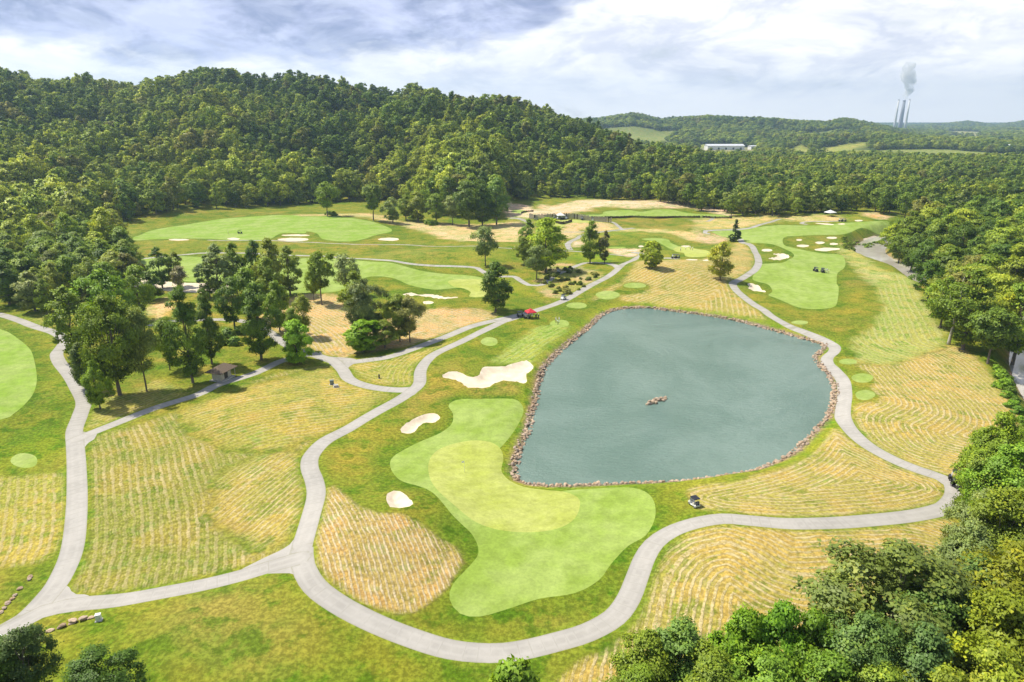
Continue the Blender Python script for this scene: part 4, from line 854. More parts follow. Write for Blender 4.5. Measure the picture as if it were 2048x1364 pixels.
# near lower right: crown top px, height, radius m
TN = [(1800,1082,17,8.2,'oak',(.125,.175,.045),'great grey-green tree standing foremost in the lower right wood'),(2010,838,15,5.,'maple',(.17,.25,.025),'bright tree topmost at the right border wood edge'),(1990,905,14,4.6,'oak',T_MID,'tree overhanging the two parked carts'),
 (2040,900,16,6,'oak',(.15,.24,.03),'bright broad tree behind the carts at the right border'),(1968,1000,13,3.8,'oak',T_GREY,'grey-green tree below the path bend'),(2025,990,16,5.6,'oak',(.15,.19,.02),'olive tree right of the grey-green bend tree'),(1945,1062,13,3.8,'maple',T_GREY,'low grey tree hanging over the path end'),
 (2040,1090,18,6,'oak',(.16,.19,.018),'olive crowned tree at the right border'),(1960,1120,15,5.2,'maple',(.10,.165,.045),'bluish tree behind the great grey-green tree'),(2010,1180,17,5.5,'oak',(.18,.21,.02),'yellowish olive tree low at the right border'),
 (1365,1238,13,4.3,'maple',(.13,.20,.045),'leftmost tall tree of the near lower wood'),(1300,1262,12,3.6,'maple',T_MID,'low tree in front of the leftmost tall one'),(1480,1222,13,3.8,'bright',(.13,.24,.02),'bright tree left of the pointed tree'),(1560,1205,14,3.6,'bright',(.12,.235,.02),'bright pointed tree in the near lower wood'),
 (1625,1225,14,3.8,'bright',(.12,.21,.02),'bright tree right of the pointed tree'),(1430,1290,12,4.2,'oak',T_MID,'tree under the leftmost tall one'),(1540,1300,13,4.5,'oak',(.15,.24,.03),'broad low bright tree at the lower border'),(1740,1225,15,4.6,'oak',(.11,.175,.05),'grey-green tree just below the great one'),
 (1850,1245,15,4.6,'maple',(.10,.165,.055),'bluish tree at the lower right'),(1660,1295,13,4.3,'oak',(.14,.22,.03),'green tree at the lower border below the bright ones'),(1770,1315,13,4.5,'oak',(.17,.24,.035),'light green tree at the lower border right of centre'),(1900,1330,14,4.5,'oak',(.17,.21,.03),'olive tree at the lower right border'),
 (1990,1275,16,5,'oak',(.18,.24,.025),'yellow-green tree in the lower right corner'),(1285,1330,10,3.4,'oak',T_MID,'small tree at the lower border left of the wood'),(1390,1345,11,3.6,'maple',(.15,.22,.03),'small bright tree at the lower border'),(1030,1328,7,3.6,'bush',(.16,.26,.03),'flat bright treetop at the bottom centre'),
 (2060,1340,15,5,'oak',T_YEL,'yellowish tree cut by the lower right corner'),(2060,1000,16,5,'oak',T_OLV,'olive tree cut by the right border'),(1880,1170,15,5,'oak',(.10,.16,.04),'shaded tree between the great one and the bluish tree'),(1700,1350,12,4,'oak',T_MID,'dark green tree at the bottom border'),
 (38,1266,9,3.0,'oak',(.06,.105,.03),'dark tree in the lower left corner'),(190,1308,8,3.6,'oak',(.065,.12,.02),'dark round tree at the lower border left'),(-60,1270,9,4,'oak',T_DARK,'dark tree cut by the left border'),(1490,1360,12,4,'maple',T_MID,'tree cut by the lower border'),(1590,1370,12,4,'oak',(.17,.24,.035),'light tree cut by the lower border')]
def lift(c): return c if c in (T_MID, T_BRI, T_DARK, T_GREY, T_OLV, T_BRN, T_YEL, T_BLU) else (c[0]*1.6, c[1]*1.6, c[2]*1.3)
PLACED = []
tx_u = lambda px: (px-1024)/F
def build_trees():
    bp = cast([(a[0], a[1]) for a in TL]); bz = h_full(bp[:, 0], bp[:, 1])
    for (bx, by, ty, w, kind, tint, g, lab), (x, y), z in zip(TL, bp, bz):
        _, _, d = project(x, y, z); R = w*.5*d/F*.96
        R *= 1.0 if g == 'L' else 1.06; dy = rays([(bx, ty)])[0]; tz = CAMH+dy[2]/dy[1]*(y+.35*R); hh = (tz-z)*1.04
        dist = math.hypot(x, y); lod = 'near' if dist < 190 else 'mid'
        PLACED.append((x, y, R)); tree(x, y, z, kind, max(hh, 3), R, jit(lift(tint), .05), lod, lab, GRP[g])
    for (tx, ty, hh, R, kind, tint, lab) in TN:
        x, y = plane([(tx, ty)], hh*.90)[0]; y -= R*.62; x -= R*.62*tx_u(tx); z = H(x, y); PLACED.append((x, y, R*.9))
        tree(x, y, z, kind, hh, R, jit(lift(tint), .04), 'near', lab, GRP['F'] if tx > 900 else None)
build_trees()
# dead trunk tree on the river bank
def snag():
    x, y = cast([(1897, 689)])[0]; z = H(x, y); mb = MB()
    mb.tube([(0,0,-.5),(0,0,1),(.3,0,6),(.2,.1,11),(.9,.1,14),(.4,.2,17.5),(.7,.2,19.5)], [.55,.45,.36,.28,.2,.12,.05], 8)
    for a, b, c in [((.2,.1,11),(-1.4,.3,12.4),(-2.2,.2,14.2)),((.9,.1,14),(2.2,-.2,15),(2.9,0,16.6)),((.3,0,8),(-1.1,-.2,8.6),(-2.1,-.3,8.7))]: mb.tube([a,b,c],[.15,.1,.03],6)
    o = empty('dead_tree', (x, y, z), label='bare pale dead trunk with broken branches on the river bank', cat='dead tree'); link('trunk', mb.mesh('dead_trunk', 'bark_pale', True), o); PLACED.append((x, y, 1.5))
snag()

# ---- scattered woods
U_ = lambda px, py=500.: rays([(px, py)])[0][0]/rays([(px, py)])[0][1]
def clear_mask(x, y):
    m = np.ones(len(x), bool)
    for (a_, b_, c_, d_) in FARF: m &= poly_sd_far(cast(a_), x, y, 60.) > (2 if d_ < 20 else 0)
    m &= poly_sd_far(RIVER, x, y, 30., False) > 11
    return m
def jitgrid(x0, x1, y0, y1, s):
    gx, gy = np.meshgrid(np.arange(x0, x1, s), np.arange(y0, y1, s)); return (gx+rng.uniform(-.42, .42, gx.shape)*s).ravel(), (gy+rng.uniform(-.42, .42, gx.shape)*s).ravel()
SC = []   # arrays: x y z h r region
def add_sc(x, y, hmin, hmax, rmin, rmax, reg):
    if len(x) == 0: return
    z = h_full(x, y); k = rng.uniform(0, 1, len(x)); h = hmin+(hmax-hmin)*k; r = rmin+(rmax-rmin)*np.clip(k+rng.uniform(-.3, .3, len(x)), 0, 1)
    SC.append(np.stack([x, y, z, h, r, np.full(len(x), reg)], 1))
def build_scatter():
    # hill
    x, y = jitgrid(-1100, 520, 340, 1010, 8.3); u = x/y
    Yf = np.interp(u, RU, RF); Yc = np.interp(u, RU, RD); m = (y > Yf+2+fbm(x, y, 60, 5, 2)*16) & (y < Yc+70) & (u < U_(1462, 400)) & (u > -1.0)
    x, y = x[m], y[m]; g = fbm(x, y, 48, 77, 3)+.5; q = rng.uniform(0, 1, len(x)) < .93
    for lo_, hi_, a_, b_, c_, d_ in ((-9, .42, 8, 17, 3.6, 6.2), (.42, .56, 11, 22, 4.2, 7.4), (.56, 9, 14, 27, 5.2, 8.8)): k_ = (g >= lo_) & (g < hi_) & q; add_sc(x[k_], y[k_], a_, b_, c_, d_, 0)
    # valley floor and flat treeline
    edge = castc([(1400,426),(1452,433),(1500,434),(1560,433),(1600,431),(1650,428),(1700,425),(1745,424),(1790,434),(1900,445),(2200,470),(2600,500)]); eu = edge[:, 0]/edge[:, 1]; ey = edge[:, 1]
    for (a, b, s, hh) in [(430, 1000, 8.2, (11, 18)), (1000, 1700, 10.5, (7, 16)), (1700, 2600, 15., (9, 18)), (2600, 4300, 21., (13, 20)), (4300, 6600, 38., (15, 24))]:
        x, y = jitgrid(-.2*b, 1.0*b, a, b, s); u = x/y; m = (y > np.interp(u, eu, ey)) & (u > (U_(1380, 400) if a < 700 else U_(1240, 350) if a < 1700 else U_(1120, 300))) & (u < .93)
        m &= ~((u < U_(1462, 400)) & (y < np.interp(u, RU, RD)+70))
        x, y = x[m], y[m]; m = clear_mask(x, y)
        if a >= 1000: m &= (fbm(x, y, 170, 15, 3)+.5 < .555) | (y > 2100)
        x, y = x[m], y[m]; k = s/8.2 if s > 9 else 1.
        add_sc(x, y, hh[0], hh[1], 4.4*min(k, 2.3)*.95, 6.6*min(k, 2.3)*.95, 1)
    # river bank wood
    P = catmull(castc([(1788,440),(1806,470),(1812,500),(1848,532),(1862,600),(1890,655),(1930,690),(1975,700),(2080,690),(2300,760),(2700,800),(2800,600),(2600,480),(2200,445),(1900,438)]), True, 6.)
    x, y = jitgrid(P[:, 0].min(), P[:, 0].max(), P[:, 1].min(), P[:, 1].max(), 8.0); m = (poly_sd(P, x, y) < 0); x, y = x[m], y[m]
    m = (poly_sd(RIVER, x, y, False) > 10.5); x, y = x[m], y[m]
    px, py, d = project(x, y, 10.); m = ~((px > 1975) & (py > 690)); add_sc(x[m], y[m], 12, 19, 4.8, 7.0, 2)
    # left wood
    P = catmull(castc([(-700,500),(-200,495),(0,492),(60,488),(130,478),(235,482),(250,505),(262,560),(240,600),(120,618),(0,606),(-300,600),(-700,600)]), True, 6.)
    x, y = jitgrid(P[:, 0].min(), P[:, 0].max(), P[:, 1].min(), P[:, 1].max(), 8.5); m = (poly_sd(P, x, y) < 0); add_sc(x[m], y[m], 11, 16, 4.2, 6.0, 3)
    P = catmull(castc([(1960,880),(2000,840),(2060,830),(2500,900),(2700,1300),(2300,1500),(1500,1480),(1350,1430),(1700,1290),(1860,1180),(1960,1040)]), True, 4.)
    x, y = jitgrid(P[:, 0].min(), P[:, 0].max(), P[:, 1].min(), P[:, 1].max(), 7.5); m = (poly_sd(P, x, y) < -1) & (y > 34); x, y = x[m], y[m]; px, py, d = project(x, y+3, 12.); WPX = [(2048,850),(2000,900),(1975,940),(1965,1000),(1935,1060),(1925,1110),(1740,1125),(1680,1200),(1650,1280),(1500,1240),(1330,1260),(1250,1350),(1240,1450),(2400,1700),(2600,850)]
    m = (poly_sd(WPX, px, py) < -12) & (poly_sd(WPX, px-5*F/d, py) < 0); add_sc(x[m], y[m], 10, 14, 4., 5.6, 4)
    A = np.concatenate(SC)
    # keep clear of the hand placed trees, rank by projected size, split into single trees and the distant mass
    keep = np.ones(len(A), bool)
    for (x, y, R) in PLACED: keep &= np.hypot(A[:, 0]-x, A[:, 1]-y) > (R*.85+2.2)
    A = A[keep]; keep = np.ones(len(A), bool)
    px, py, d = project(A[:, 0], A[:, 1], A[:, 2]+A[:, 3]*.9)          # far meadows stay open towards the viewer's side as well
    for k, (a_, b_, c_, d_) in enumerate(FARF): keep &= (poly_sd(a_, px, py) > 1.) | (rng.uniform(0, 1, len(A)) < .06)
    A = A[keep]
    px, py, d = project(A[:, 0], A[:, 1], A[:, 2]+A[:, 3]*.7); inv = (px > -40) & (px < 2090) & (py > 100) & (py < 1400)
    size = np.where(inv, A[:, 4]/d, 0)
    # trees hidden inside a wood show little of themselves: penalise those with many taller neighbours in front
    order = np.argsort(-size); n_ind = 298-TREE_N[0]; top = np.zeros(len(A), bool)
    vis = size.copy(); fr = A[:, 5] == 4; 
    order = np.argsort(-vis); top[order[:n_ind]] = True
    return A, top
SCAT, TOP = build_scatter()
def tints(x, y, reg, r):
    n = len(x); out = np.zeros((n, 3)); f = fbm(x, y, 90, 111, 3)*1.7+rng.normal(size=n)*.42+.08
    g = fbm(x, y, 55, 131, 2)*1.4+rng.normal(size=n)*.3
    stops = np.array([(-1., .105, .185, .03), (-.45, .15, .245, .03), (-.1, .22, .32, .035), (.2, .285, .375, .045), (.5, .36, .44, .05), (1.1, .43, .49, .06)])
    for c in range(3): out[:, c] = np.interp(f, stops[:, 0], stops[:, c+1])
    k = (sstep(.35, .75, g)*.75)[:, None]; out = out*(1-k)+np.array(T_BRN)*k
    k = (sstep(-.45, -.9, g)*.7)[:, None]; out = out*(1-k)+np.array(T_GREY)*k
    return out*rng.uniform(.86, 1.26, (n, 1))
def build_woods():
    A = SCAT; tn = tints(A[:, 0], A[:, 1], A[:, 5], rng)
    names = {0: ('tree in the forest on the long hill', 'forest trees on the hill'), 1: ('tree of the wood on the valley floor', 'forest trees of the valley'), 2: ('leafy tree in the dense wood across the river', 'trees of the wood along the river'), 3: ('leafy tree in the dense wood at the left above the path', 'trees of the left wood'), 4: ('leafy tree filling the near wood at the lower right', 'filling trees of the near lower right wood')}
    ii = np.nonzero(TOP)[0]; px, py, d = project(A[:, 0], A[:, 1], A[:, 2]+A[:, 3]); cols = {'dark green': T_DARK, 'mid green': T_MID, 'bright green': T_BRI, 'grey-green': T_GREY, 'olive': T_OLV, 'brownish': T_BRN, 'bluish green': T_BLU}
    where = {0: 'hill forest', 1: 'valley wood', 2: 'river wood', 3: 'left wood', 4: 'lower right wood'}; ORD = ['first', 'second', 'third', 'fourth', 'fifth', 'sixth', 'seventh', 'eighth', 'ninth', 'tenth', 'eleventh', 'twelfth']
    rows = {}; cell = {}
    for rg in set(A[ii, 5]):
        q = ii[A[ii, 5] == rg]; o_ = q[np.argsort(-py[q])]; nr = max(1, int(round(math.sqrt(len(o_)/1.6))))
        for k, j in enumerate(o_):
            rw = int(k*nr/len(o_)); cn = min(cols, key=lambda c: sum((a-b)**2 for a, b in zip(cols[c], tn[j]))); rows[j] = (rw, cn, nr); cell.setdefault((rg, rw, cn), []).append(j)
    lab_of = {}
    for (rg, rw, cn), js in cell.items():
        js.sort(key=lambda j: px[j]); nr = rows[js[0]][2]; rn = 'front row' if rw == 0 else 'rearmost row' if rw == nr-1 else ORD[min(rw, 11)]+' row'
        for k, j in enumerate(js): lab_of[j] = ('only ' if len(js) == 1 else ORD[min(k, 11)]+' ')+cn+' tree'+('' if len(js) == 1 else ' from the left')+', '+rn+' of the '+where[int(rg)]
    for i in ii:
        x, y, z, h, r, rg = A[i]; gr = names[int(rg)][1]; lab = lab_of[i]; dist = math.hypot(x, y)
        tree(x, y, z, ['oak', 'maple', 'oak'][i % 3], h, r, tn[i], 'near' if dist < 130 else 'mid' if dist < 420 else 'far', lab, gr)
    # the distant mass, instanced by geometry nodes from unlinked prototypes
    pc = bpy.data.collections.new('forest_prototypes'); k = 0
    for kind in ('oak', 'maple', 'tall', 'airy'):
        for var in range(2):
            pf, Hh, Rr, z0, lo, nl, r0, limbs = KIND[kind]; n, ls = (2300, .86)
            Q, LV, C, rl = crown_geo(900+hash_(kind)+var, pf, Hh, Rr, z0, n if kind != 'airy' else 1500, ls, nl-8, lo); mb = MB(); trunk_geo(mb, Hh, Rr, z0, C, r0, var, 4, n=5)
            Q = Q/np.array([Rr, Rr, Hh]); mb.v = [(a/Rr, b/Rr, c/Hh) for a, b, c in mb.v]
            pc.objects.link(bpy.data.objects.new('forest_tree_%02d' % k, crown_mesh('forest_tree', Q, LV, mb))); k += 1
    ng = bpy.data.node_groups.new('scatter', 'GeometryNodeTree'); ng.interface.new_socket('Geometry', in_out='INPUT', socket_type='NodeSocketGeometry'); ng.interface.new_socket('Geometry', in_out='OUTPUT', socket_type='NodeSocketGeometry')
    N = ng.nodes; L = ng.links; gi = N.new('NodeGroupInput'); go = N.new('NodeGroupOutput'); ip = N.new('GeometryNodeInstanceOnPoints'); ci = N.new('GeometryNodeCollectionInfo')
    ci.inputs[0].default_value = pc; ci.inputs['Separate Children'].default_value = True; ci.inputs['Reset Children'].default_value = True
    def na(nm, ty):
        n = N.new('GeometryNodeInputNamedAttribute'); n.data_type = ty; n.inputs[0].default_value = nm; return n.outputs[0]
    L.new(gi.outputs[0], ip.inputs['Points']); L.new(ci.outputs[0], ip.inputs['Instance']); ip.inputs['Pick Instance'].default_value = True
    L.new(na('pick', 'INT'), ip.inputs['Instance Index']); L.new(na('scl', 'FLOAT_VECTOR'), ip.inputs['Scale'])
    rt = N.new('FunctionNodeEulerToRotation'); L.new(na('rot', 'FLOAT_VECTOR'), rt.inputs[0]); L.new(rt.outputs[0], ip.inputs['Rotation']); L.new(ip.outputs[0], go.inputs[0])
    def mass(name, sel, label):
        B = A[sel]; T = tn[sel]; n = len(B); me = bpy.data.meshes.new(name); me.vertices.add(n); P = B[:, :3].copy(); P[:, 2] -= .2; me.vertices.foreach_set('co', P.ravel().astype('f4'))
        def at_(nm, ty, key, arr): q = me.attributes.new(nm, ty, 'POINT'); q.data.foreach_set(key, arr.ravel())
        at_('tint', 'FLOAT_COLOR', 'color', np.concatenate([T, np.ones((n, 1))], 1).astype('f4')); at_('scl', 'FLOAT_VECTOR', 'vector', np.stack([B[:, 4], B[:, 4], B[:, 3]], 1).astype('f4'))
        rr = np.zeros((n, 3)); rr[:, 2] = rng.uniform(0, 6.28, n); at_('rot', 'FLOAT_VECTOR', 'vector', rr.astype('f4')); pk = rng.choice([0, 1, 2, 3, 4, 5, 6], n, p=[.2, .2, .2, .2, .07, .07, .06]).astype('i4'); at_('pick', 'INT', 'value', pk)
        o = bpy.data.objects.new(name, me); COL.objects.link(o); tagp(o, label=label, kind='stuff'); md = o.modifiers.new('scatter', 'NODES'); md.node_group = ng
    rest = ~TOP; reg = A[:, 5]
    mass('hillside_forest', rest & (reg == 0), 'dense mixed green forest covering the long hill')
    mass('valley_forest', rest & (reg != 0), 'far woods over the valley floor and the blue hills')
    print('SCATTER', len(A), 'single', TREE_N[0])
build_woods()
# ------------------------------------------------------------------ boulders round the pond
def rock_mesh(seed):
    r = random.Random(seed); bm = bmesh.new(); bmesh.ops.create_icosphere(bm, subdivisions=2, radius=.5)
    pl = [(Vector((r.gauss(0, 1), r.gauss(0, 1), r.gauss(0, .8))).normalized(), r.uniform(.28, .42)) for _ in range(9)]
    for v in bm.verts:
        for n, d in pl:
            k = v.co.dot(n)
            if k > d: v.co -= n*(k-d)
        v.co += Vector((r.uniform(-1, 1), r.uniform(-1, 1), r.uniform(-1, 1)))*.018; v.co.x *= 1.25; v.co.z *= .82
    me = bpy.data.meshes.new('boulder'); bm.to_mesh(me); bm.free(); me.materials.append(MAT['boulder_stone']); return me
ROCKS = [rock_mesh(50+k) for k in range(9)]
def build_rocks():
    C = catmull(POND, True, .62); T = np.roll(C, -1, 0)-np.roll(C, 1, 0); T /= np.linalg.norm(T, axis=1)[:, None]
    N = np.stack([T[:, 1], -T[:, 0]], 1); s = poly_sd_far(POND, (C+N)[:, 0], (C+N)[:, 1], 9.); N *= np.where(s > 0, 1, -1)[:, None]
    P = []
    for off, sc in ((-.1, .78), (.5, .72), (1.05, .62)):
        k = np.arange(len(C)); q = C+N*(off+rng.uniform(-.3, .3, len(C)))[:, None]+T*rng.uniform(-.3, .3, (len(C), 1)); s_ = sc*rng.uniform(.55, 1.35, len(C))
        wide = fbm(C[:, 0], C[:, 1], 14., 300, 2)+.5; keep = rng.uniform(0, 1, len(C)) < np.clip(.86-(off > 1)*(1.0-wide*1.2), 0, 1)
        P.append(np.stack([q[:, 0], q[:, 1], s_], 1)[keep])
    P = np.concatenate(P); z = h_full(P[:, 0], P[:, 1]); z = np.maximum(z, WATER_Z-.1); d = np.hypot(P[:, 0], P[:, 1]); o_ = np.argsort(-P[:, 2]/d)
    def rot(): return (random.uniform(-.3, .3), random.uniform(-.3, .3), random.uniform(0, 6.28))
    for i in o_[:272]:
        x, y, s_ = P[i]; link('boulder', ROCKS[i % 9], loc=(x, y, z[i]+s_*.12), rot=rot(), sc=(s_, s_*.9, s_*random.uniform(.8, 1.1)), label='tan boulder among the rocks edging the pond', cat='boulder', group='boulders edging the pond')
    r_ = o_[272:]; v = []; f = []; 
    src = []
    for m_ in ROCKS: src.append((np.array([tuple(q.co) for q in m_.vertices]), [tuple(p.vertices) for p in m_.polygons]))
    V = []; Fc = []; b = 0
    for i in r_:
        sv, sf = src[i % 9]; M = np.array(Euler(rot()).to_matrix()); s_ = P[i, 2]; q = (sv*s_)@M.T+np.array([P[i, 0], P[i, 1], z[i]+s_*.12]); V.append(q); Fc += [tuple(k+b for k in t_) for t_ in sf]; b += len(sv)
    me = bpy.data.meshes.new('riprap'); me.from_pydata(np.concatenate(V).tolist(), [], Fc); at_ = me.attributes.new('rk', 'FLOAT', 'POINT')
    at_.data.foreach_set('value', np.concatenate([np.full(len(src[i % 9][0]), random.random()) for i in r_]).astype('f4'))
    m = MAT['boulder_stone'].copy(); MAT['riprap_stone'] = m; nt = m.node_tree
    a = nt.nodes.new('ShaderNodeAttribute'); a.attribute_name = 'rk'; cr = [n for n in nt.nodes if n.type == 'VALTORGB'][0]; nt.links.new(a.outputs['Fac'], cr.inputs[0])
    tc = [n for n in nt.nodes if n.type == 'TEX_COORD'][0]
    me.materials.append(m); o = bpy.data.objects.new('riprap', me); COL.objects.link(o); tagp(o, label='tan rocks lining the far shore of the pond', kind='stuff')
    # rock islet
    cx, cy = plane([(1313, 803)], WATER_Z)[0]; ex = plane([(1335, 796)], WATER_Z)[0]-plane([(1292, 810)], WATER_Z)[0]; L = np.linalg.norm(ex); ex /= L; ey = np.array([-ex[1], ex[0]])
    for k in range(30):
        a = random.uniform(-.5, .5)*L; w = random.uniform(-.85, .85)*(1-abs(a)/L*.8); s_ = random.uniform(.6, 1.15)
        link('boulder', ROCKS[k % 9], loc=(cx+ex[0]*a+ey[0]*w, cy+ex[1]*a+ey[1]*w, WATER_Z+.12+.3*(1-abs(w))*(k % 2)), rot=rot(), sc=(s_,)*3, label='brown boulder piled in the small rock islet in the pond', cat='boulder', group='boulders of the rock islet')
build_rocks()

# ------------------------------------------------------------------ shrubs
def shrubs():
    def row(px, r0, r1, tints_, lab, grp, kind='bush'):
        W = cast(px); z = h_full(W[:, 0], W[:, 1])
        for i, (x, y) in enumerate(W):
            R = random.uniform(r0, r1); tree(x, y, z[i], kind, R*1.05, R, jit(lift(tints_[i % len(tints_)]), .12), 'near' if y < 150 else 'mid', lab, grp, name='shrub', cat='shrub')
    row([(1992,738),(2003,748),(2000,757),(2014,764),(2006,775),(2022,783),(2016,795),(2030,803),(2024,815),(2038,826),(2040,845),(2052,850)], 1.2, 2.2, [(.16,.27,.03),(.11,.19,.03)], 'low green shrub in the row on the bank by the river at the right border', 'shrubs on the near river bank')
    row(Z5((1700,482),(1730,488),(1755,478),(1780,486),(1800,470),(1830,474),(1850,462),(1875,458),(1895,440),(1915,430),(1935,415),(1720,500),(1765,500)), 1.3, 2.3, [(.09,.15,.03),(.14,.21,.03)], 'shrub on the bank between the slanting bunker and the river bend', 'shrubs above the far river bend')
    SL = Z5((1440,470),(1560,440),(1680,460),(1700,500),(1600,570),(1560,640),(1460,600)); q = []
    while len(q) < 36:
        c = (random.uniform(1680, 1735), random.uniform(464, 506))
        if poly_sd(SL, np.array([c[0]]), np.array([c[1]]))[0] < -1: q.append(c)
    row(q, .5, 1.3, [(.13,.18,.03),(.17,.24,.03)], 'low weed clump on the rough bank left of the river bend', 'weed clumps of the river bank')
    SL = Z4((420,985),(480,800),(700,770),(1000,850),(1040,880),(860,1010),(650,1090),(520,1060)); q = []
    while len(q) < 46:
        c = (random.uniform(1080, 1205), random.uniform(530, 595))
        if poly_sd(SL, np.array([c[0]]), np.array([c[1]]))[0] < -1: q.append(c)
    row(q, .5, 1.5, [(.16,.19,.05),(.12,.15,.035),(.2,.22,.07),(.14,.19,.03)], 'scrubby bush on the rough slope below the dense pointed tree', 'scrub bushes on the slope')
    row(Z2((770,205),(745,200),(795,205),(170,145),(200,150),(630,150),(660,165),(700,170)), 2., 3.2, [(.15,.22,.03)], 'low bush at the foot of the forest edge', 'bushes at the forest edge')
    row([(420,690),(405,700),(440,680),(456,672),(470,690),(398,680),(478,668),(450,690)], 1.0, 2.2, [(.15,.24,.05),(.11,.18,.04)], 'leafy bush by the paved clearing inside the tree clump', 'bushes by the paved clearing')
    row([(70+k*22,606-(k % 3)*3) for k in range(8)], 1.2, 2.2, [(.09,.14,.03)], 'dark undergrowth bush below the left wood', 'undergrowth bushes of the left wood')
shrubs()

# ------------------------------------------------------------------ golf carts
def prism(mb, prof, y0, y1, m=0):
    n = len(prof); v = [(x, y0, z) for x, z in prof]+[(x, y1, z) for x, z in prof]; f = [tuple(range(n)), tuple(range(2*n-1, n-1, -1))]+[(i, i+n, (i+1) % n+n, (i+1) % n) for i in range(n)]; mb.add(v, f, m)
CART = {}
def cart_meshes():
    b = MB(); prism(b, [(1.18,.32),(1.22,.55),(1.05,.82),(.72,.95),(.62,.92),(.58,.42),(.55,.30)], -.56, .56); prism(b, [(.58,.30),(-.05,.30),(-.05,.38),(.58,.38)], -.58, .58)
    prism(b, [(-.05,.30),(-.05,.66),(-.62,.70),(-1.02,.72),(-1.16,.62),(-1.16,.34),(-1.0,.30)], -.56, .56)
    CART['body'] = lambda c: b.mesh('cart_body', c, False, .03)
    s = MB(); s.box((-.28,0,.76),(.52,1.06,.14)); s.box((-.56,0,1.02),(.12,1.06,.42), Matrix.Rotation(-.15, 3, 'Y')); CART['seat'] = s.mesh('cart_seat', 'cart_seat', False, .03)
    r = MB(); prism(r, [(.74,1.80),(.60,1.86),(-.80,1.88),(-.98,1.82),(-.98,1.79),(.74,1.77)], -.62, .62); CART['roof'] = r.mesh('cart_roof', 'cart_black', False, .02)
    f = MB(); [f.tube([(.78,y,.90),(.62,y,1.80)], .02, 6) for y in (-.52,.52)]; [f.tube([(-.72,y,.70),(-.80,y,1.82)], .02, 6) for y in (-.52,.52)]; f.tube([(-1.1,-.4,.72),(-1.1,-.4,1.2),(-1.1,.4,1.2),(-1.1,.4,.72)], .018, 6); CART['frame'] = f.mesh('cart_frame', 'steel')
    w = MB(); w.box((.71,0,1.34),(.012,.98,.78), Matrix.Rotation(-.17, 3, 'Y')); CART['windshield'] = w.mesh('cart_windshield', 'clear_plastic')
    t = MB(); t.lathe([(.10,-.09),(.21,-.09),(.235,-.06),(.235,.06),(.21,.09),(.10,.09)], 18); CART['tyre'] = t.mesh('tyre', 'rubber', True)
    t = MB(); t.lathe([(.02,-.07),(.12,-.075),(.125,.075),(.05,.095),(.02,.10)], 14); CART['rim'] = t.mesh('rim', 'cart_white', True)
    t = MB(); pts = [(.17*math.cos(a), .17*math.sin(a), 0) for a in [k*math.pi/6 for k in range(13)]]; t.tube(pts, .016, 6); t.tube([(0,0,0),(0,0,-.35)], .02, 6); t.box((0,0,0),(.3,.03,.015)); CART['wheel'] = t.mesh('steering_wheel', 'rubber', True)
    g = MB()
    for y in (-.22,.22):
        g.lathe([(.12,.62),(.14,.70),(.13,1.15),(.15,1.22),(.12,1.3)], 12, (-1.02,y,0)); [g.tube([(-1.02+a,y+c,1.2),(-1.04+a,y+c*1.3,1.42)], .02, 5) for a, c in ((.04,.04),(-.05,.02),(0,-.05))]
    CART['bag'] = g.mesh('golf_bags', 'shirt_dark', True)
    for c in ('cart_white', 'cart_black'): CART[c] = CART['body'](c)
cart_meshes()
def heading(p, q):
    a, b = plane([p, q]); return math.atan2(b[1]-a[1], b[0]-a[0])
def cart(px, rz, col, label, group='golf carts on the course', bags=True):
    x, y = cast([px])[0]; z = H(x, y)+.02; o = empty('golf_cart', (x, y, z), rz, label=label, cat='golf cart', group=group)
    link('body', CART[col], o); link('seat', CART['seat'], o); link('roof', CART['roof'], o); link('roof_posts', CART['frame'], o); link('windshield', CART['windshield'], o)
    link('steering_wheel', CART['wheel'], o, loc=(.42,.25,1.05), rot=(0,-.9,0))
    for wx in (.82,-.78):
        for wy in (-.5,.5):
            t = link('wheel', CART['tyre'], o, loc=(wx,wy,.235), rot=(math.pi/2*(1 if wy < 0 else -1),0,0)); link('rim', CART['rim'], t)
    if bags: link('golf_bags', CART['bag'], o)
    return o
cart((1388,1012), R_(112), 'cart_white', 'golf cart with dark roof parked on grass at the rounded tip of the straw field').scale = (.8, .85, .85)
cart((1911,962), R_(150), 'cart_black', 'upper of the two golf carts parked on the sharp right bend of the path')
cart((1915,977), R_(95), 'cart_black', 'lower of the two golf carts parked on the sharp right bend of the path')
cart((1041,634), R_(20), 'cart_black', 'dark golf cart on the path at the left of the red canopy')
cart((1054,637), R_(10), 'cart_black', 'golf cart parked partly under the red canopy')
cart((1127,599), heading((1127,599),(1078,619)), 'cart_white', 'white topped golf cart driving alone up the straight path', bags=False)
cart((1117,547), heading((1117,547),(1092,566)), 'cart_black', 'dark golf cart in the shade of the mid course trees')
cart((1348,517), R_(190), 'cart_black', 'left of the two dark carts parked behind the straw slope'); cart((1354,517), R_(170), 'cart_black', 'right of the two dark carts parked behind the straw slope')
cart((1631,543), R_(100), 'cart_black', 'left golf cart standing alone on the right fairway'); cart((1645,545), R_(80), 'cart_black', 'golf cart beside the white clad players on the right fairway')
cart((1681,443), R_(180), 'cart_black', 'left of the two carts on the farthest fairway'); cart((1688,443), R_(175), 'cart_black', 'right of the two carts on the farthest fairway')
cart((480,467), R_(10), 'cart_black', 'lone dark golf cart on the upper left fairway')
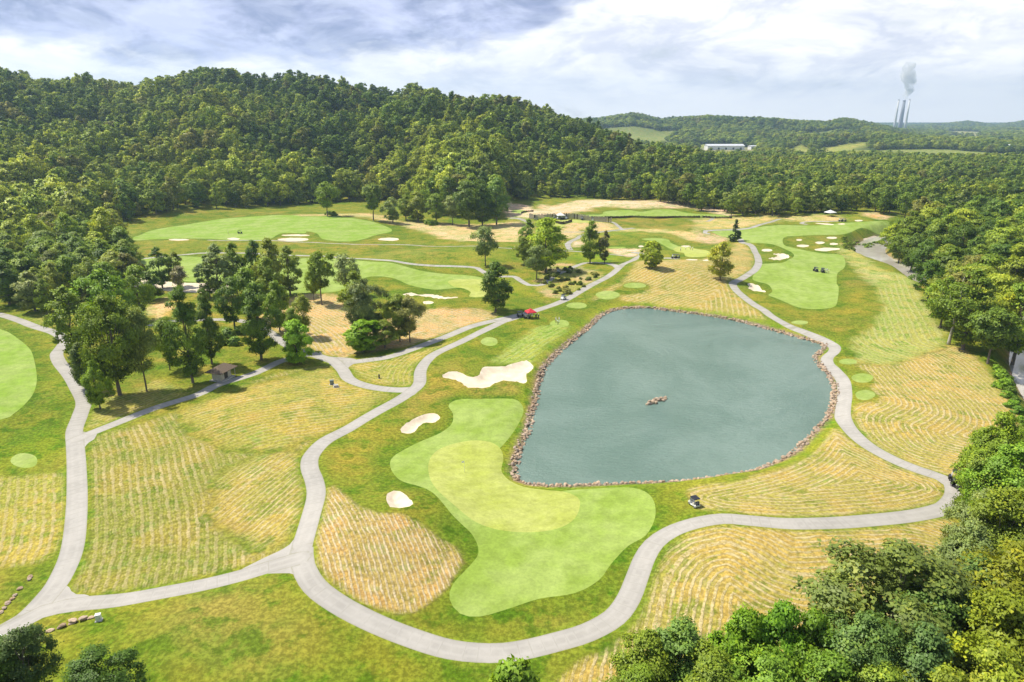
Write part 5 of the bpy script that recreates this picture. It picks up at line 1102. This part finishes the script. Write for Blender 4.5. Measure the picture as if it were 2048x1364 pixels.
for k, (a, b) in enumerate([(370,305),(565,296),(600,297),(640,297),(680,296),(840,306),(945,318)]):
    cart(Z4((a, b))[0], R_(170+20*k), 'cart_black' if k % 2 else 'cart_white', ['golf cart at the left end of the timber wall', 'leftmost cart of the row below the white tent', 'second cart from the left below the white tent', 'third cart from the left below the white tent', 'rightmost cart of the row below the white tent', 'golf cart right of the white tent by the timber wall', 'golf cart at the bush near the right end of the timber wall'][k])

# ------------------------------------------------------------------ people
def person(px, rz, shirt, legs, label, pose='stand', off=(0, 0), group='golfers and staff on the course'):
    x, y = cast([px])[0]; x += off[0]; y += off[1]; z = H(x, y)
    J = {'pel': (0,0,.95), 'sp': (0,0,1.18), 'ch': (0.01,0,1.38), 'nk': (0,0,1.50), 'hd': (.02,0,1.62), 'hd2': (.02,0,1.72), 'ls': (0,.19,1.42), 'rs': (0,-.19,1.42),
         'le': (.03,.27,1.14), 're': (.03,-.27,1.14), 'lw': (.14,.25,.92), 'rw': (.14,-.25,.92), 'lh': (.17,.245,.84), 'rh': (.17,-.245,.84), 'lk': (.03,.11,.50), 'rk': (.0,-.12,.50), 'la': (0,.12,.09), 'ra': (-.03,-.14,.09), 'lt': (.17,.14,.04), 'rt': (.14,-.16,.04), 'lp': (0,.09,.90), 'rp': (0,-.09,.90), 'no': (.13,0,1.63)}
    if pose == 'putt': 
        for k in ('ch', 'nk', 'hd', 'hd2', 'ls', 'rs', 'no'): p = J[k]; J[k] = (p[0]+(p[2]-.95)*.55, p[1], p[2]-(p[2]-.95)*.16)
        J.update(le=(.36,.17,1.08), re=(.36,-.17,1.08), lw=(.44,.05,.86), rw=(.44,-.05,.86), lh=(.46,.02,.79), rh=(.46,-.02,.79))
    if pose == 'point': J.update(re=(.22,-.30,1.30), rw=(.42,-.32,1.38), rh=(.50,-.32,1.40))
    E = [('pel','sp','s'),('sp','ch','s'),('ch','nk','s'),('nk','hd','k'),('hd','hd2','k'),('ch','ls','s'),('ch','rs','s'),('ls','le','s'),('rs','re','s'),('le','lw','k'),('re','rw','k'),('lw','lh','k'),('rw','rh','k'),('pel','lp','t'),('pel','rp','t'),('lp','lk','t'),('rp','rk','t'),('lk','la','t'),('rk','ra','t'),('la','lt','b'),('ra','rt','b'),('hd','no','k')]
    Rd = dict(pel=.15,sp=.135,ch=.15,nk=.062,hd=.10,hd2=.088,ls=.075,rs=.075,le=.05,re=.05,lw=.032,rw=.032,lh=.036,rh=.036,lp=.10,rp=.10,lk=.068,rk=.068,la=.045,ra=.045,lt=.04,rt=.04,no=.02)
    names = list(J); me = bpy.data.meshes.new('body'); me.from_pydata([J[k] for k in names], [(names.index(a), names.index(b)) for a, b, _ in E], [])
    o = bpy.data.objects.new('tmp', me); COL.objects.link(o); md = o.modifiers.new('s', 'SKIN'); ss = o.modifiers.new('u', 'SUBSURF'); ss.levels = 1; ss.render_levels = 1
    if not me.skin_vertices: me.attributes  # layer is made by the modifier below
    for i, k in enumerate(names): me.skin_vertices[0].data[i].radius = (Rd[k], Rd[k]*(1.25 if k in ('pel', 'sp', 'ch') else 1)); me.skin_vertices[0].data[i].use_root = k == 'pel'
    dg = bpy.context.evaluated_depsgraph_get(); m2 = bpy.data.meshes.new_from_object(o.evaluated_get(dg)); bpy.data.objects.remove(o); bpy.data.meshes.remove(me)
    m2.materials.clear(); [m2.materials.append(MAT[q]) for q in ('skin', shirt, legs, 'cart_black')]
    seg = [(np.array(J[a]), np.array(J[b]), {'k': 0, 's': 1, 't': 2, 'b': 3}[c]) for a, b, c in E]
    for p in m2.polygons:
        c = np.array(p.center); best = min(seg, key=lambda s: np.linalg.norm(c-(s[0]+(s[1]-s[0])*np.clip(np.dot(c-s[0], s[1]-s[0])/np.dot(s[1]-s[0], s[1]-s[0]), 0, 1)))); p.material_index = best[2]; p.use_smooth = True
    m2.name = 'body'; b = link('person', m2, loc=(x, y, z), rot=(0, 0, rz), label=label, cat='person', group=group)
    cap = MB(); h = J['hd2']; cap.lathe([(.10,-.06),(.108,-.02),(.10,.03),(.07,.075),(.02,.09)], 14, (h[0]-.01,h[1],h[2]+.0)); cap.box((h[0]+.12,h[1],h[2]-.02),(.12,.13,.015)); link('cap', cap.mesh('cap', 'shirt_white', True), b)
    hr = MB(); hr.lathe([(.095,-.12),(.103,-.06),(.10,0)], 12, (h[0]-.025,h[1],h[2]-.0)); link('hair', hr.mesh('hair', 'hair_brown', True), b)
    return b, (x, y, z)
def club(base, rz, hand=(.46, 0, .79)):
    x, y, z = base; c, s = math.cos(rz), math.sin(rz); o = empty('golf_club', (x+.62*c, y+.62*s, z), rz, label='putter held by the bent golfer on the pale tee', cat='golf club')
    m = MB(); m.tube([(0,0,.03),(hand[0]-.62,0,hand[2]+.1)], .01, 6); link('shaft', m.mesh('shaft', 'steel'), o); m = MB(); m.box((0,.02,.025),(.03,.12,.03)); link('head', m.mesh('club_head', 'steel'), o)
person((1111.5,645), R_(-30), 'shirt_white', 'trousers_khaki', 'person in white shirt standing at the left on the tee by the red canopy')
person((1118.5,645), R_(200), 'shirt_white', 'shirt_white', 'person all in white standing at the right on the tee by the red canopy', 'point')
b_, q_ = person((1116,649), R_(160), 'shirt_white', 'trousers_dark', 'golfer in dark trousers bent over a putter on the tee by the red canopy', 'putt'); club(q_, R_(160))
person((1072,638), R_(100), 'shirt_dark', 'trousers_dark', 'person in dark clothes close to the right leg of the red canopy'); person((1077,638.5), R_(250), 'shirt_dark', 'trousers_dark', 'person in dark clothes standing farther right of the red canopy')
person((1064,638), R_(60), 'shirt_white', 'trousers_dark', 'person in pale shirt under the front edge of the red canopy')
person((1650,546), R_(180), 'shirt_white', 'trousers_khaki', 'golfer in white nearest the cart on the right fairway'); person((1653.5,545), R_(230), 'shirt_white', 'shirt_white', 'middle golfer in white on the right fairway', 'point'); person((1657,547), R_(150), 'shirt_white', 'trousers_khaki', 'rightmost golfer in white on the right fairway')
person((456.5,468.5), R_(20), 'shirt_white', 'trousers_khaki', 'golfer in white left of the lone cart on the upper left fairway')
for (a, b), l in zip([(1361,502.5),(1371,500),(1380.5,499.5),(1385,500.5)], ['leftmost white clad golfer on the far green', 'second white clad golfer from the left on the far green', 'third white clad golfer from the left on the far green', 'rightmost white clad golfer on the far green']): person((a, b), R_(random.uniform(0, 360)), 'shirt_white', 'trousers_khaki', l)
person((1777.5,446), R_(180), 'shirt_white', 'shirt_white', 'lone golfer in white at the far right tip of the far fairway')

# ------------------------------------------------------------------ canopies, flag, shelter, boxes, walls
def canopy(px, w, h, eave, fab, label, legs=4, rz=0.):
    x, y = cast([px])[0]; z = H(x, y); o = empty('canopy', (x, y, z), rz, label=label, cat='canopy')
    n = 6; v = [(0, 0, h)]; f = []; k = []
    for ring in range(1, n+1):
        t = ring/n
        for q in range(16):
            a = q/16*4; side = int(a); u = a-side; c = [(-1,-1),(1,-1),(1,1),(-1,1)]; p0, p1 = c[side], c[(side+1) % 4]; X = (p0[0]+(p1[0]-p0[0])*u)*w/2*t; Y = (p0[1]+(p1[1]-p0[1])*u)*w/2*t
            v.append((X, Y, h-(h-eave)*t**.85-.05*math.sin(math.pi*t)*(1-abs(u-.5)*2)))
    for q in range(16): f.append((0, 1+q, 1+(q+1) % 16))
    for r in range(n-1):
        for q in range(16): f.append((1+r*16+q, 1+(r+1)*16+q, 1+(r+1)*16+(q+1) % 16, 1+r*16+(q+1) % 16))
    b = len(v); v += [(v[1+(n-1)*16+q][0], v[1+(n-1)*16+q][1], eave-.28) for q in range(16)]
    for q in range(16): f.append((1+(n-1)*16+q, b+q, b+(q+1) % 16, 1+(n-1)*16+(q+1) % 16))
    me = bpy.data.meshes.new('canopy_roof'); me.from_pydata(v, [], f); me.materials.append(MAT[fab]); link('roof', me, o)
    for sx in (-1, 1):
        for sy in (-1, 1): m = MB(); m.tube([(sx*w*.48,sy*w*.48,0),(sx*w*.48,sy*w*.48,eave)], .03, 6); link('leg', m.mesh('canopy_leg', 'steel'), o)
canopy((1061,636), 3.0, 3.3, 2.2, 'red_fabric', 'bright red pop up canopy beside the path above the pond', rz=.35)
canopy(Z4((620,296))[0], 4.6, 3.9, 2.4, 'white_fabric', 'white peaked tent in front of the timber wall', rz=.2)
canopy(Z5((1330,268))[0], 5.2, 4.0, 2.5, 'white_fabric', 'white peaked tent at the treeline behind the far fairway', rz=.4)
def flag():
    x, y = cast([(929,943)])[0]; z = H(x, y); o = empty('flagstick', (x, y, z), 0, label='thin flagstick with small white flag in the large green', cat='golf flag')
    m = MB(); m.tube([(0,0,-.05),(0,0,2.15)], .02, 8); link('pole', m.mesh('flag_pole', 'white_fabric'), o)
    v = []; f = []
    for i in range(8):
        for j in range(2): v.append((-.07*i, .04*math.sin(i*1.1), 2.13-.36*j-.01*i))
    for i in range(7): f.append((2*i, 2*i+1, 2*i+3, 2*i+2))
    me = bpy.data.meshes.new('flag'); me.from_pydata(v, [], f); me.materials.append(MAT['white_fabric']); sl = me; fo = link('flag', me, o); q = fo.modifiers.new('t', 'SOLIDIFY'); q.thickness = .012
    m = MB(); m.lathe([(.054,0.002),(.054,.006)], 14); link('cup', m.mesh('cup', 'dark_opening'), o)
flag()
def shelter():
    x, y = cast([(445,757)])[0]; z = H(x, y); rz = heading((420,778),(470,752)); o = empty('rest_shelter', (x, y, z), rz, label='small rest shelter with brown hipped shingle roof beside the path', cat='shelter')
    m = MB(); m.box((0,0,.06),(5.,3.6,.3)); link('floor_slab', m.mesh('floor_slab', 'concrete'), o)
    w = MB(); T = .15; w.box((0,1.35,1.35),(3.6,T,2.3)); w.box((-1.8,.1,1.35),(T,2.35,2.3)); w.box((1.8,.1,1.35),(T,2.35,2.3)); w.box((-1.2,-1.1,1.35),(1.05,T,2.3)); w.box((1.2,-1.1,1.35),(1.05,T,2.3)); w.box((0,-1.1,2.3),(1.35,T,.4)); link('wall', w.mesh('shelter_walls', 'render_wall'), o)
    for k in range(7): pass
    tr = MB(); [tr.box((xx,-1.19,1.35),(.08,.05,2.3)) for xx in (-1.74,-1.2,-.69,.69,1.2,1.74)]; link('trim', tr.mesh('trim', 'timber_pale'), o)
    d = MB(); d.box((0,-1.06,1.15),(1.3,.05,1.9)); dd = link('door', d.mesh('door', 'timber_dark'), o); h_ = MB(); h_.tube([(.5,-1.12,1.05),(.5,-1.12,1.25)], .02, 6); link('handle', h_.mesh('handle', 'steel'), dd)
    r = MB(); a, b = 3.15, 2.35; v = [(-a,-b,2.45),(a,-b,2.45),(a,b,2.45),(-a,b,2.45),(-1.2,0,3.75),(1.2,0,3.75),(-a,-b,2.33),(a,-b,2.33),(a,b,2.33),(-a,b,2.33)]
    r.add(v, [(0,1,5,4),(2,3,4,5),(1,2,5),(3,0,4),(0,6,7,1),(1,7,8,2),(2,8,9,3),(3,9,6,0),(9,8,7,6)]); link('roof', r.mesh('roof', 'roof_shingle'), o)
    for sx in (-2.5,2.5): p = MB(); p.tube([(sx,-1.8,.2),(sx,-1.8,2.35)], .07, 8); link('post', p.mesh('post', 'timber_pale'), o)
shelter()
def ubox(px, d, mat, name, label, cat, rz=.3, lid=None):
    x, y = cast([px])[0]; z = H(x, y); o = empty(name, (x, y, z), rz, label=label, cat=cat); m = MB(); m.box((0,0,d[2]/2),d); link('housing', m.mesh('housing', mat, False, .02), o)
    m = MB(); m.box((0,0,d[2]+.02),(d[0]*1.08,d[1]*1.08,.05)); link('lid', m.mesh('lid', lid or mat, False, .01), o)
    m = MB(); m.box((0,-d[1]/2-.012,d[2]*.5),(d[0]*.7,.02,d[2]*.7)); dr = link('door', m.mesh('panel', mat), o); m = MB(); m.box((d[0]*.28,-d[1]/2-.035,d[2]*.5),(.04,.03,.12)); link('handle', m.mesh('handle', 'steel'), dr)
    m = MB(); m.box((0,0,.03),(d[0]*1.35,d[1]*1.35,.10)); link('base_slab', m.mesh('pad', 'concrete'), o)
ubox((664,769), (.9,.6,1.1), 'utility_green', 'utility_cabinet', 'dark green utility cabinet in the hay field left of the path loop', 'utility cabinet')
ubox((672,774), (1.0,.7,.5), 'concrete', 'junction_box', 'low pale box just right of the utility cabinet', 'utility box')
ubox((758.5,757), (.35,.3,1.0), 'sign_dark', 'hose_post', 'small dark service post inside the triangular grass island', 'service post')
ubox((198,1241), (.6,.5,.9), 'cart_white', 'tee_sign_block', 'pale block at the right end of the low stone wall', 'marker block')
def stones(px, wd, label, n):
    W = catmull(cast(px), False, wd*1.02); z = h_full(W[:, 0], W[:, 1]); o = empty('stone_wall', (W[0, 0], W[0, 1], z[0]), 0, label=label, cat='stone wall')
    for i in range(len(W)-1):
        for lay in range(n):
            if random.random() < .12*lay: continue
            a = math.atan2(W[i+1, 1]-W[i, 1], W[i+1, 0]-W[i, 0]); k = random.uniform(.8, 1.15)
            link('stone', ROCKS[(i+lay) % 9], o, loc=(W[i, 0]-W[0, 0]+random.uniform(-.1, .1), W[i, 1]-W[0, 1]+random.uniform(-.1, .1), z[i]-z[0]+.12+lay*.24), rot=(0, 0, a+random.uniform(-.2, .2)), sc=(wd*1.02*k, .75*k, .42))
stones(ZB1((160,1170),(190,1145),(240,1120),(300,1100),(350,1080),(400,1065),(440,1052),(462,1047)), .95, 'low curved dry stone wall ending at a pale block beside the path', 2)
stones(ZB1((-60,1080),(0,1030),(40,985),(75,945),(100,912),(130,893)), .72, 'line of flat stones laid in the grass at the left border', 1)
stones(ZB1((138,872),(150,855),(170,832)), .72, 'short separate line of flat stones above the longer line', 1)
def pad_sign():
    x, y = cast([(4,1281)])[0]; z = H(x, y); o = empty('low_sign', (x, y, z), -.5, label='white low sign at the path edge in the lower left corner', cat='sign'); m = MB(); m.box((0,0,.55),(1.5,.1,.6)); link('panel', m.mesh('panel', 'cart_white', False, .01), o)
    for s in (-.6,.6): m = MB(); m.box((s,0,.2),(.1,.1,.5)); link('post', m.mesh('post', 'timber_dark'), o)
pad_sign()
def palisade(px, hgt, wd, mats, label, name='timber_wall', gap=.06):
    W = catmull(cast(px), False, wd+gap); z = h_full(W[:, 0], W[:, 1]); o = empty(name, (W[0, 0], W[0, 1], z[0]), 0, label=label, cat='timber wall'); m = MB(); c = MB()
    for i in range(len(W)-1):
        a = math.atan2(W[i+1, 1]-W[i, 1], W[i+1, 0]-W[i, 0]); hh = hgt*random.uniform(.82, 1.12); m.box((W[i, 0]-W[0, 0], W[i, 1]-W[0, 1], z[i]-z[0]+hh/2-.4), (wd*random.uniform(.8, .98), .22, hh+.8), Matrix.Rotation(a, 3, 'Z'), m=0 if random.random() < .86 or len(mats) < 2 else 1)
    link('planks', m.mesh(name, mats), o)
    pts = [(W[i, 0]-W[0, 0], W[i, 1]-W[0, 1]+.18, z[i]-z[0]+hgt*.62) for i in range(0, len(W), 3)]; c.tube(pts, .09, 5); link('rail', c.mesh('rail', mats[-1:]), o)
palisade(Z4((300,292),(345,296),(450,294),(560,292),(700,291),(800,297),(860,306),(930,316),(1000,322),(1080,328),(1145,336)), 3.0, .62, ['timber_pale', 'timber_dark'], 'long curved wall of upright pale timbers at the foot of the hill', gap=.05)
palisade(Z4((940,290),(1050,294),(1100,288),(1350,282),(1600,292),(1800,285),(2048,284))+Z5((60,284),(150,291),(330,290)), 1.3, .5, ['timber_dark'], 'long low dark timber bulkhead in front of the highest fairway')
palisade(Z4((570,335),(600,345),(640,352),(690,340),(740,325)), 1.6, .5, ['timber_dark'], 'short dark curved bulkhead below the high green')
palisade(Z4((220,240),(260,230),(345,222)), 1.2, .5, ['timber_dark'], 'short dark bulkhead beside the highest tee')

# ------------------------------------------------------------------ far buildings and chimneys
def shed(px, L, Wd, h, rz, mw, label, name='warehouse'):
    x, y = cast([px])[0]; z = H(x, y); o = empty(name, (x, y, z), rz, label=label, cat='building', group='far buildings in the valley')
    m = MB(); m.box((0,0,h/2-1),(L,Wd,h+2)); link('wall', m.mesh('wall', mw), o); r = MB(); e = .6; r.add([(-L/2-e,-Wd/2-e,h+.02),(L/2+e,-Wd/2-e,h+.02),(L/2+e,Wd/2+e,h+.02),(-L/2-e,Wd/2+e,h+.02),(-L/2-e,0,h+Wd*.13),(L/2+e,0,h+Wd*.13)], [(0,1,5,4),(2,3,4,5),(1,2,5),(3,0,4),(3,2,1,0)]); link('roof', r.mesh('roof', 'shed_roof'), o)
    for k in range(max(2, int(L/14))): d = MB(); d.box((-L/2+(k+.5)*L/max(2, int(L/14)),-Wd/2-.06,2.2),(4.,.1,4.2)); link('door', d.mesh('door', 'glass_dark'), o)
shed((1448,299), 78, 24, 8, .05, 'shed_white', 'long white warehouse in the valley beyond the hill end'); shed((1505,299), 16, 12, 7, .3, 'shed_white', 'small white building right of the long white warehouse')
shed((1992,297), 22, 14, 7, .2, 'shed_white', 'small white building left of the white shed at the right border'); shed((2034,299), 50, 18, 8, .1, 'shed_white', 'white shed at the right border in the valley'); shed((1862,319), 22, 10, 6, .1, 'shed_brown', 'reddish brown low building among the valley trees', 'barn')
def stack(bx, by, ty, D, r0, r1, mat, label):
    d0 = rays([(bx, by)])[0]; x = d0[0]/d0[1]*D; zb = CAMH+d0[2]/d0[1]*D; d1 = rays([(bx, ty)])[0]; zt = CAMH+d1[2]/d1[1]*D; zb -= 12; hh = zt-zb
    o = empty('chimney_stack', (x, D, zb), 0, label=label, cat='chimney', group='power station chimneys'); m = MB(); m.lathe([(r0, 0), (r0*.8+r1*.2, hh*.3), (r0*.45+r1*.55, hh*.6), (r1, hh-5)], 24); link('shaft', m.mesh('shaft', mat, True), o)
    m = MB(); m.lathe([(r1*1.06, hh-5), (r1*1.08, hh), (r1*.8, hh), (r1*.78, hh-6)], 24); link('rim', m.mesh('rim', 'stack_grey', True), o); return x, D, zt
stack(1787.5, 262, 199, 4000., 7, 3.9, 'stack_white', 'slim white power station chimney on the left'); PX_, PY_, PZ_ = stack(1798.5, 262, 200.5, 4020., 12, 7.4, 'stack_grey', 'thick grey power station chimney in the middle'); stack(1809, 262, 198.5, 4000., 7, 3.9, 'stack_white', 'slim white power station chimney on the right')
def plume():
    m, t = new_mat('steam'); P = t.node('ShaderNodeNewGeometry').outputs['Position']; n = t.noise(P, .030, 6, .6)
    v = t.node('ShaderNodeVolumePrincipled'); v.inputs['Color'].default_value = (.99, .99, 1., 1); t.put(v.inputs['Density'], t.math('MULTIPLY', t.smooth(n, .34, .56), .05)); v.inputs['Anisotropy'].default_value = .2
    o = t.node('ShaderNodeOutputMaterial'); t.link(v.outputs[0], o.inputs['Volume'])
    bm = bmesh.new(); r = random.Random(4)
    for k in range(60):
        u = (k/59)**.9; h = u*190; rad = 9+30*u**.7; cx = 12*math.sin(u*6.)-30*u*(u < .0)+10*u; 
        for q in range(2):
            rr = rad*r.uniform(.35, .7)*(1-.5*max(0, u-.7)/.3); M = Matrix.Translation((cx+r.uniform(-1, 1)*rad*.8, r.uniform(-1, 1)*rad*.5, h+rr*.3)); bmesh.ops.create_icosphere(bm, subdivisions=2, radius=rr, matrix=M)
    me = bpy.data.meshes.new('steam_plume'); bm.to_mesh(me); bm.free(); o_ = bpy.data.objects.new('tmp', me); COL.objects.link(o_); md = o_.modifiers.new('r', 'REMESH'); md.mode = 'VOXEL'; md.voxel_size = 5.
    m2 = bpy.data.meshes.new_from_object(o_.evaluated_get(bpy.context.evaluated_depsgraph_get())); bpy.data.objects.remove(o_); m2.materials.clear(); m2.materials.append(m)
    link('steam_plume', m2, loc=(PX_, PY_, PZ_), label='white steam plume rising from the thick middle chimney', cat='steam plume', kind='stuff')
plume()
# ------------------------------------------------------------------ air
def haze():
    m, t = new_mat('haze_air'); v = t.node('ShaderNodeVolumePrincipled'); v.inputs['Color'].default_value = (.50, .70, 1., 1); v.inputs['Density'].default_value = .000115; v.inputs['Anisotropy'].default_value = .35
    o = t.node('ShaderNodeOutputMaterial'); t.link(v.outputs[0], o.inputs['Volume'])
    b = MB(); b.box((1500, 3200, 150), (14000, 8000, 520)); me = b.mesh('haze', 'haze_air'); link('haze', me, kind='stuff', label='thin bluish haze over the valley')
haze()
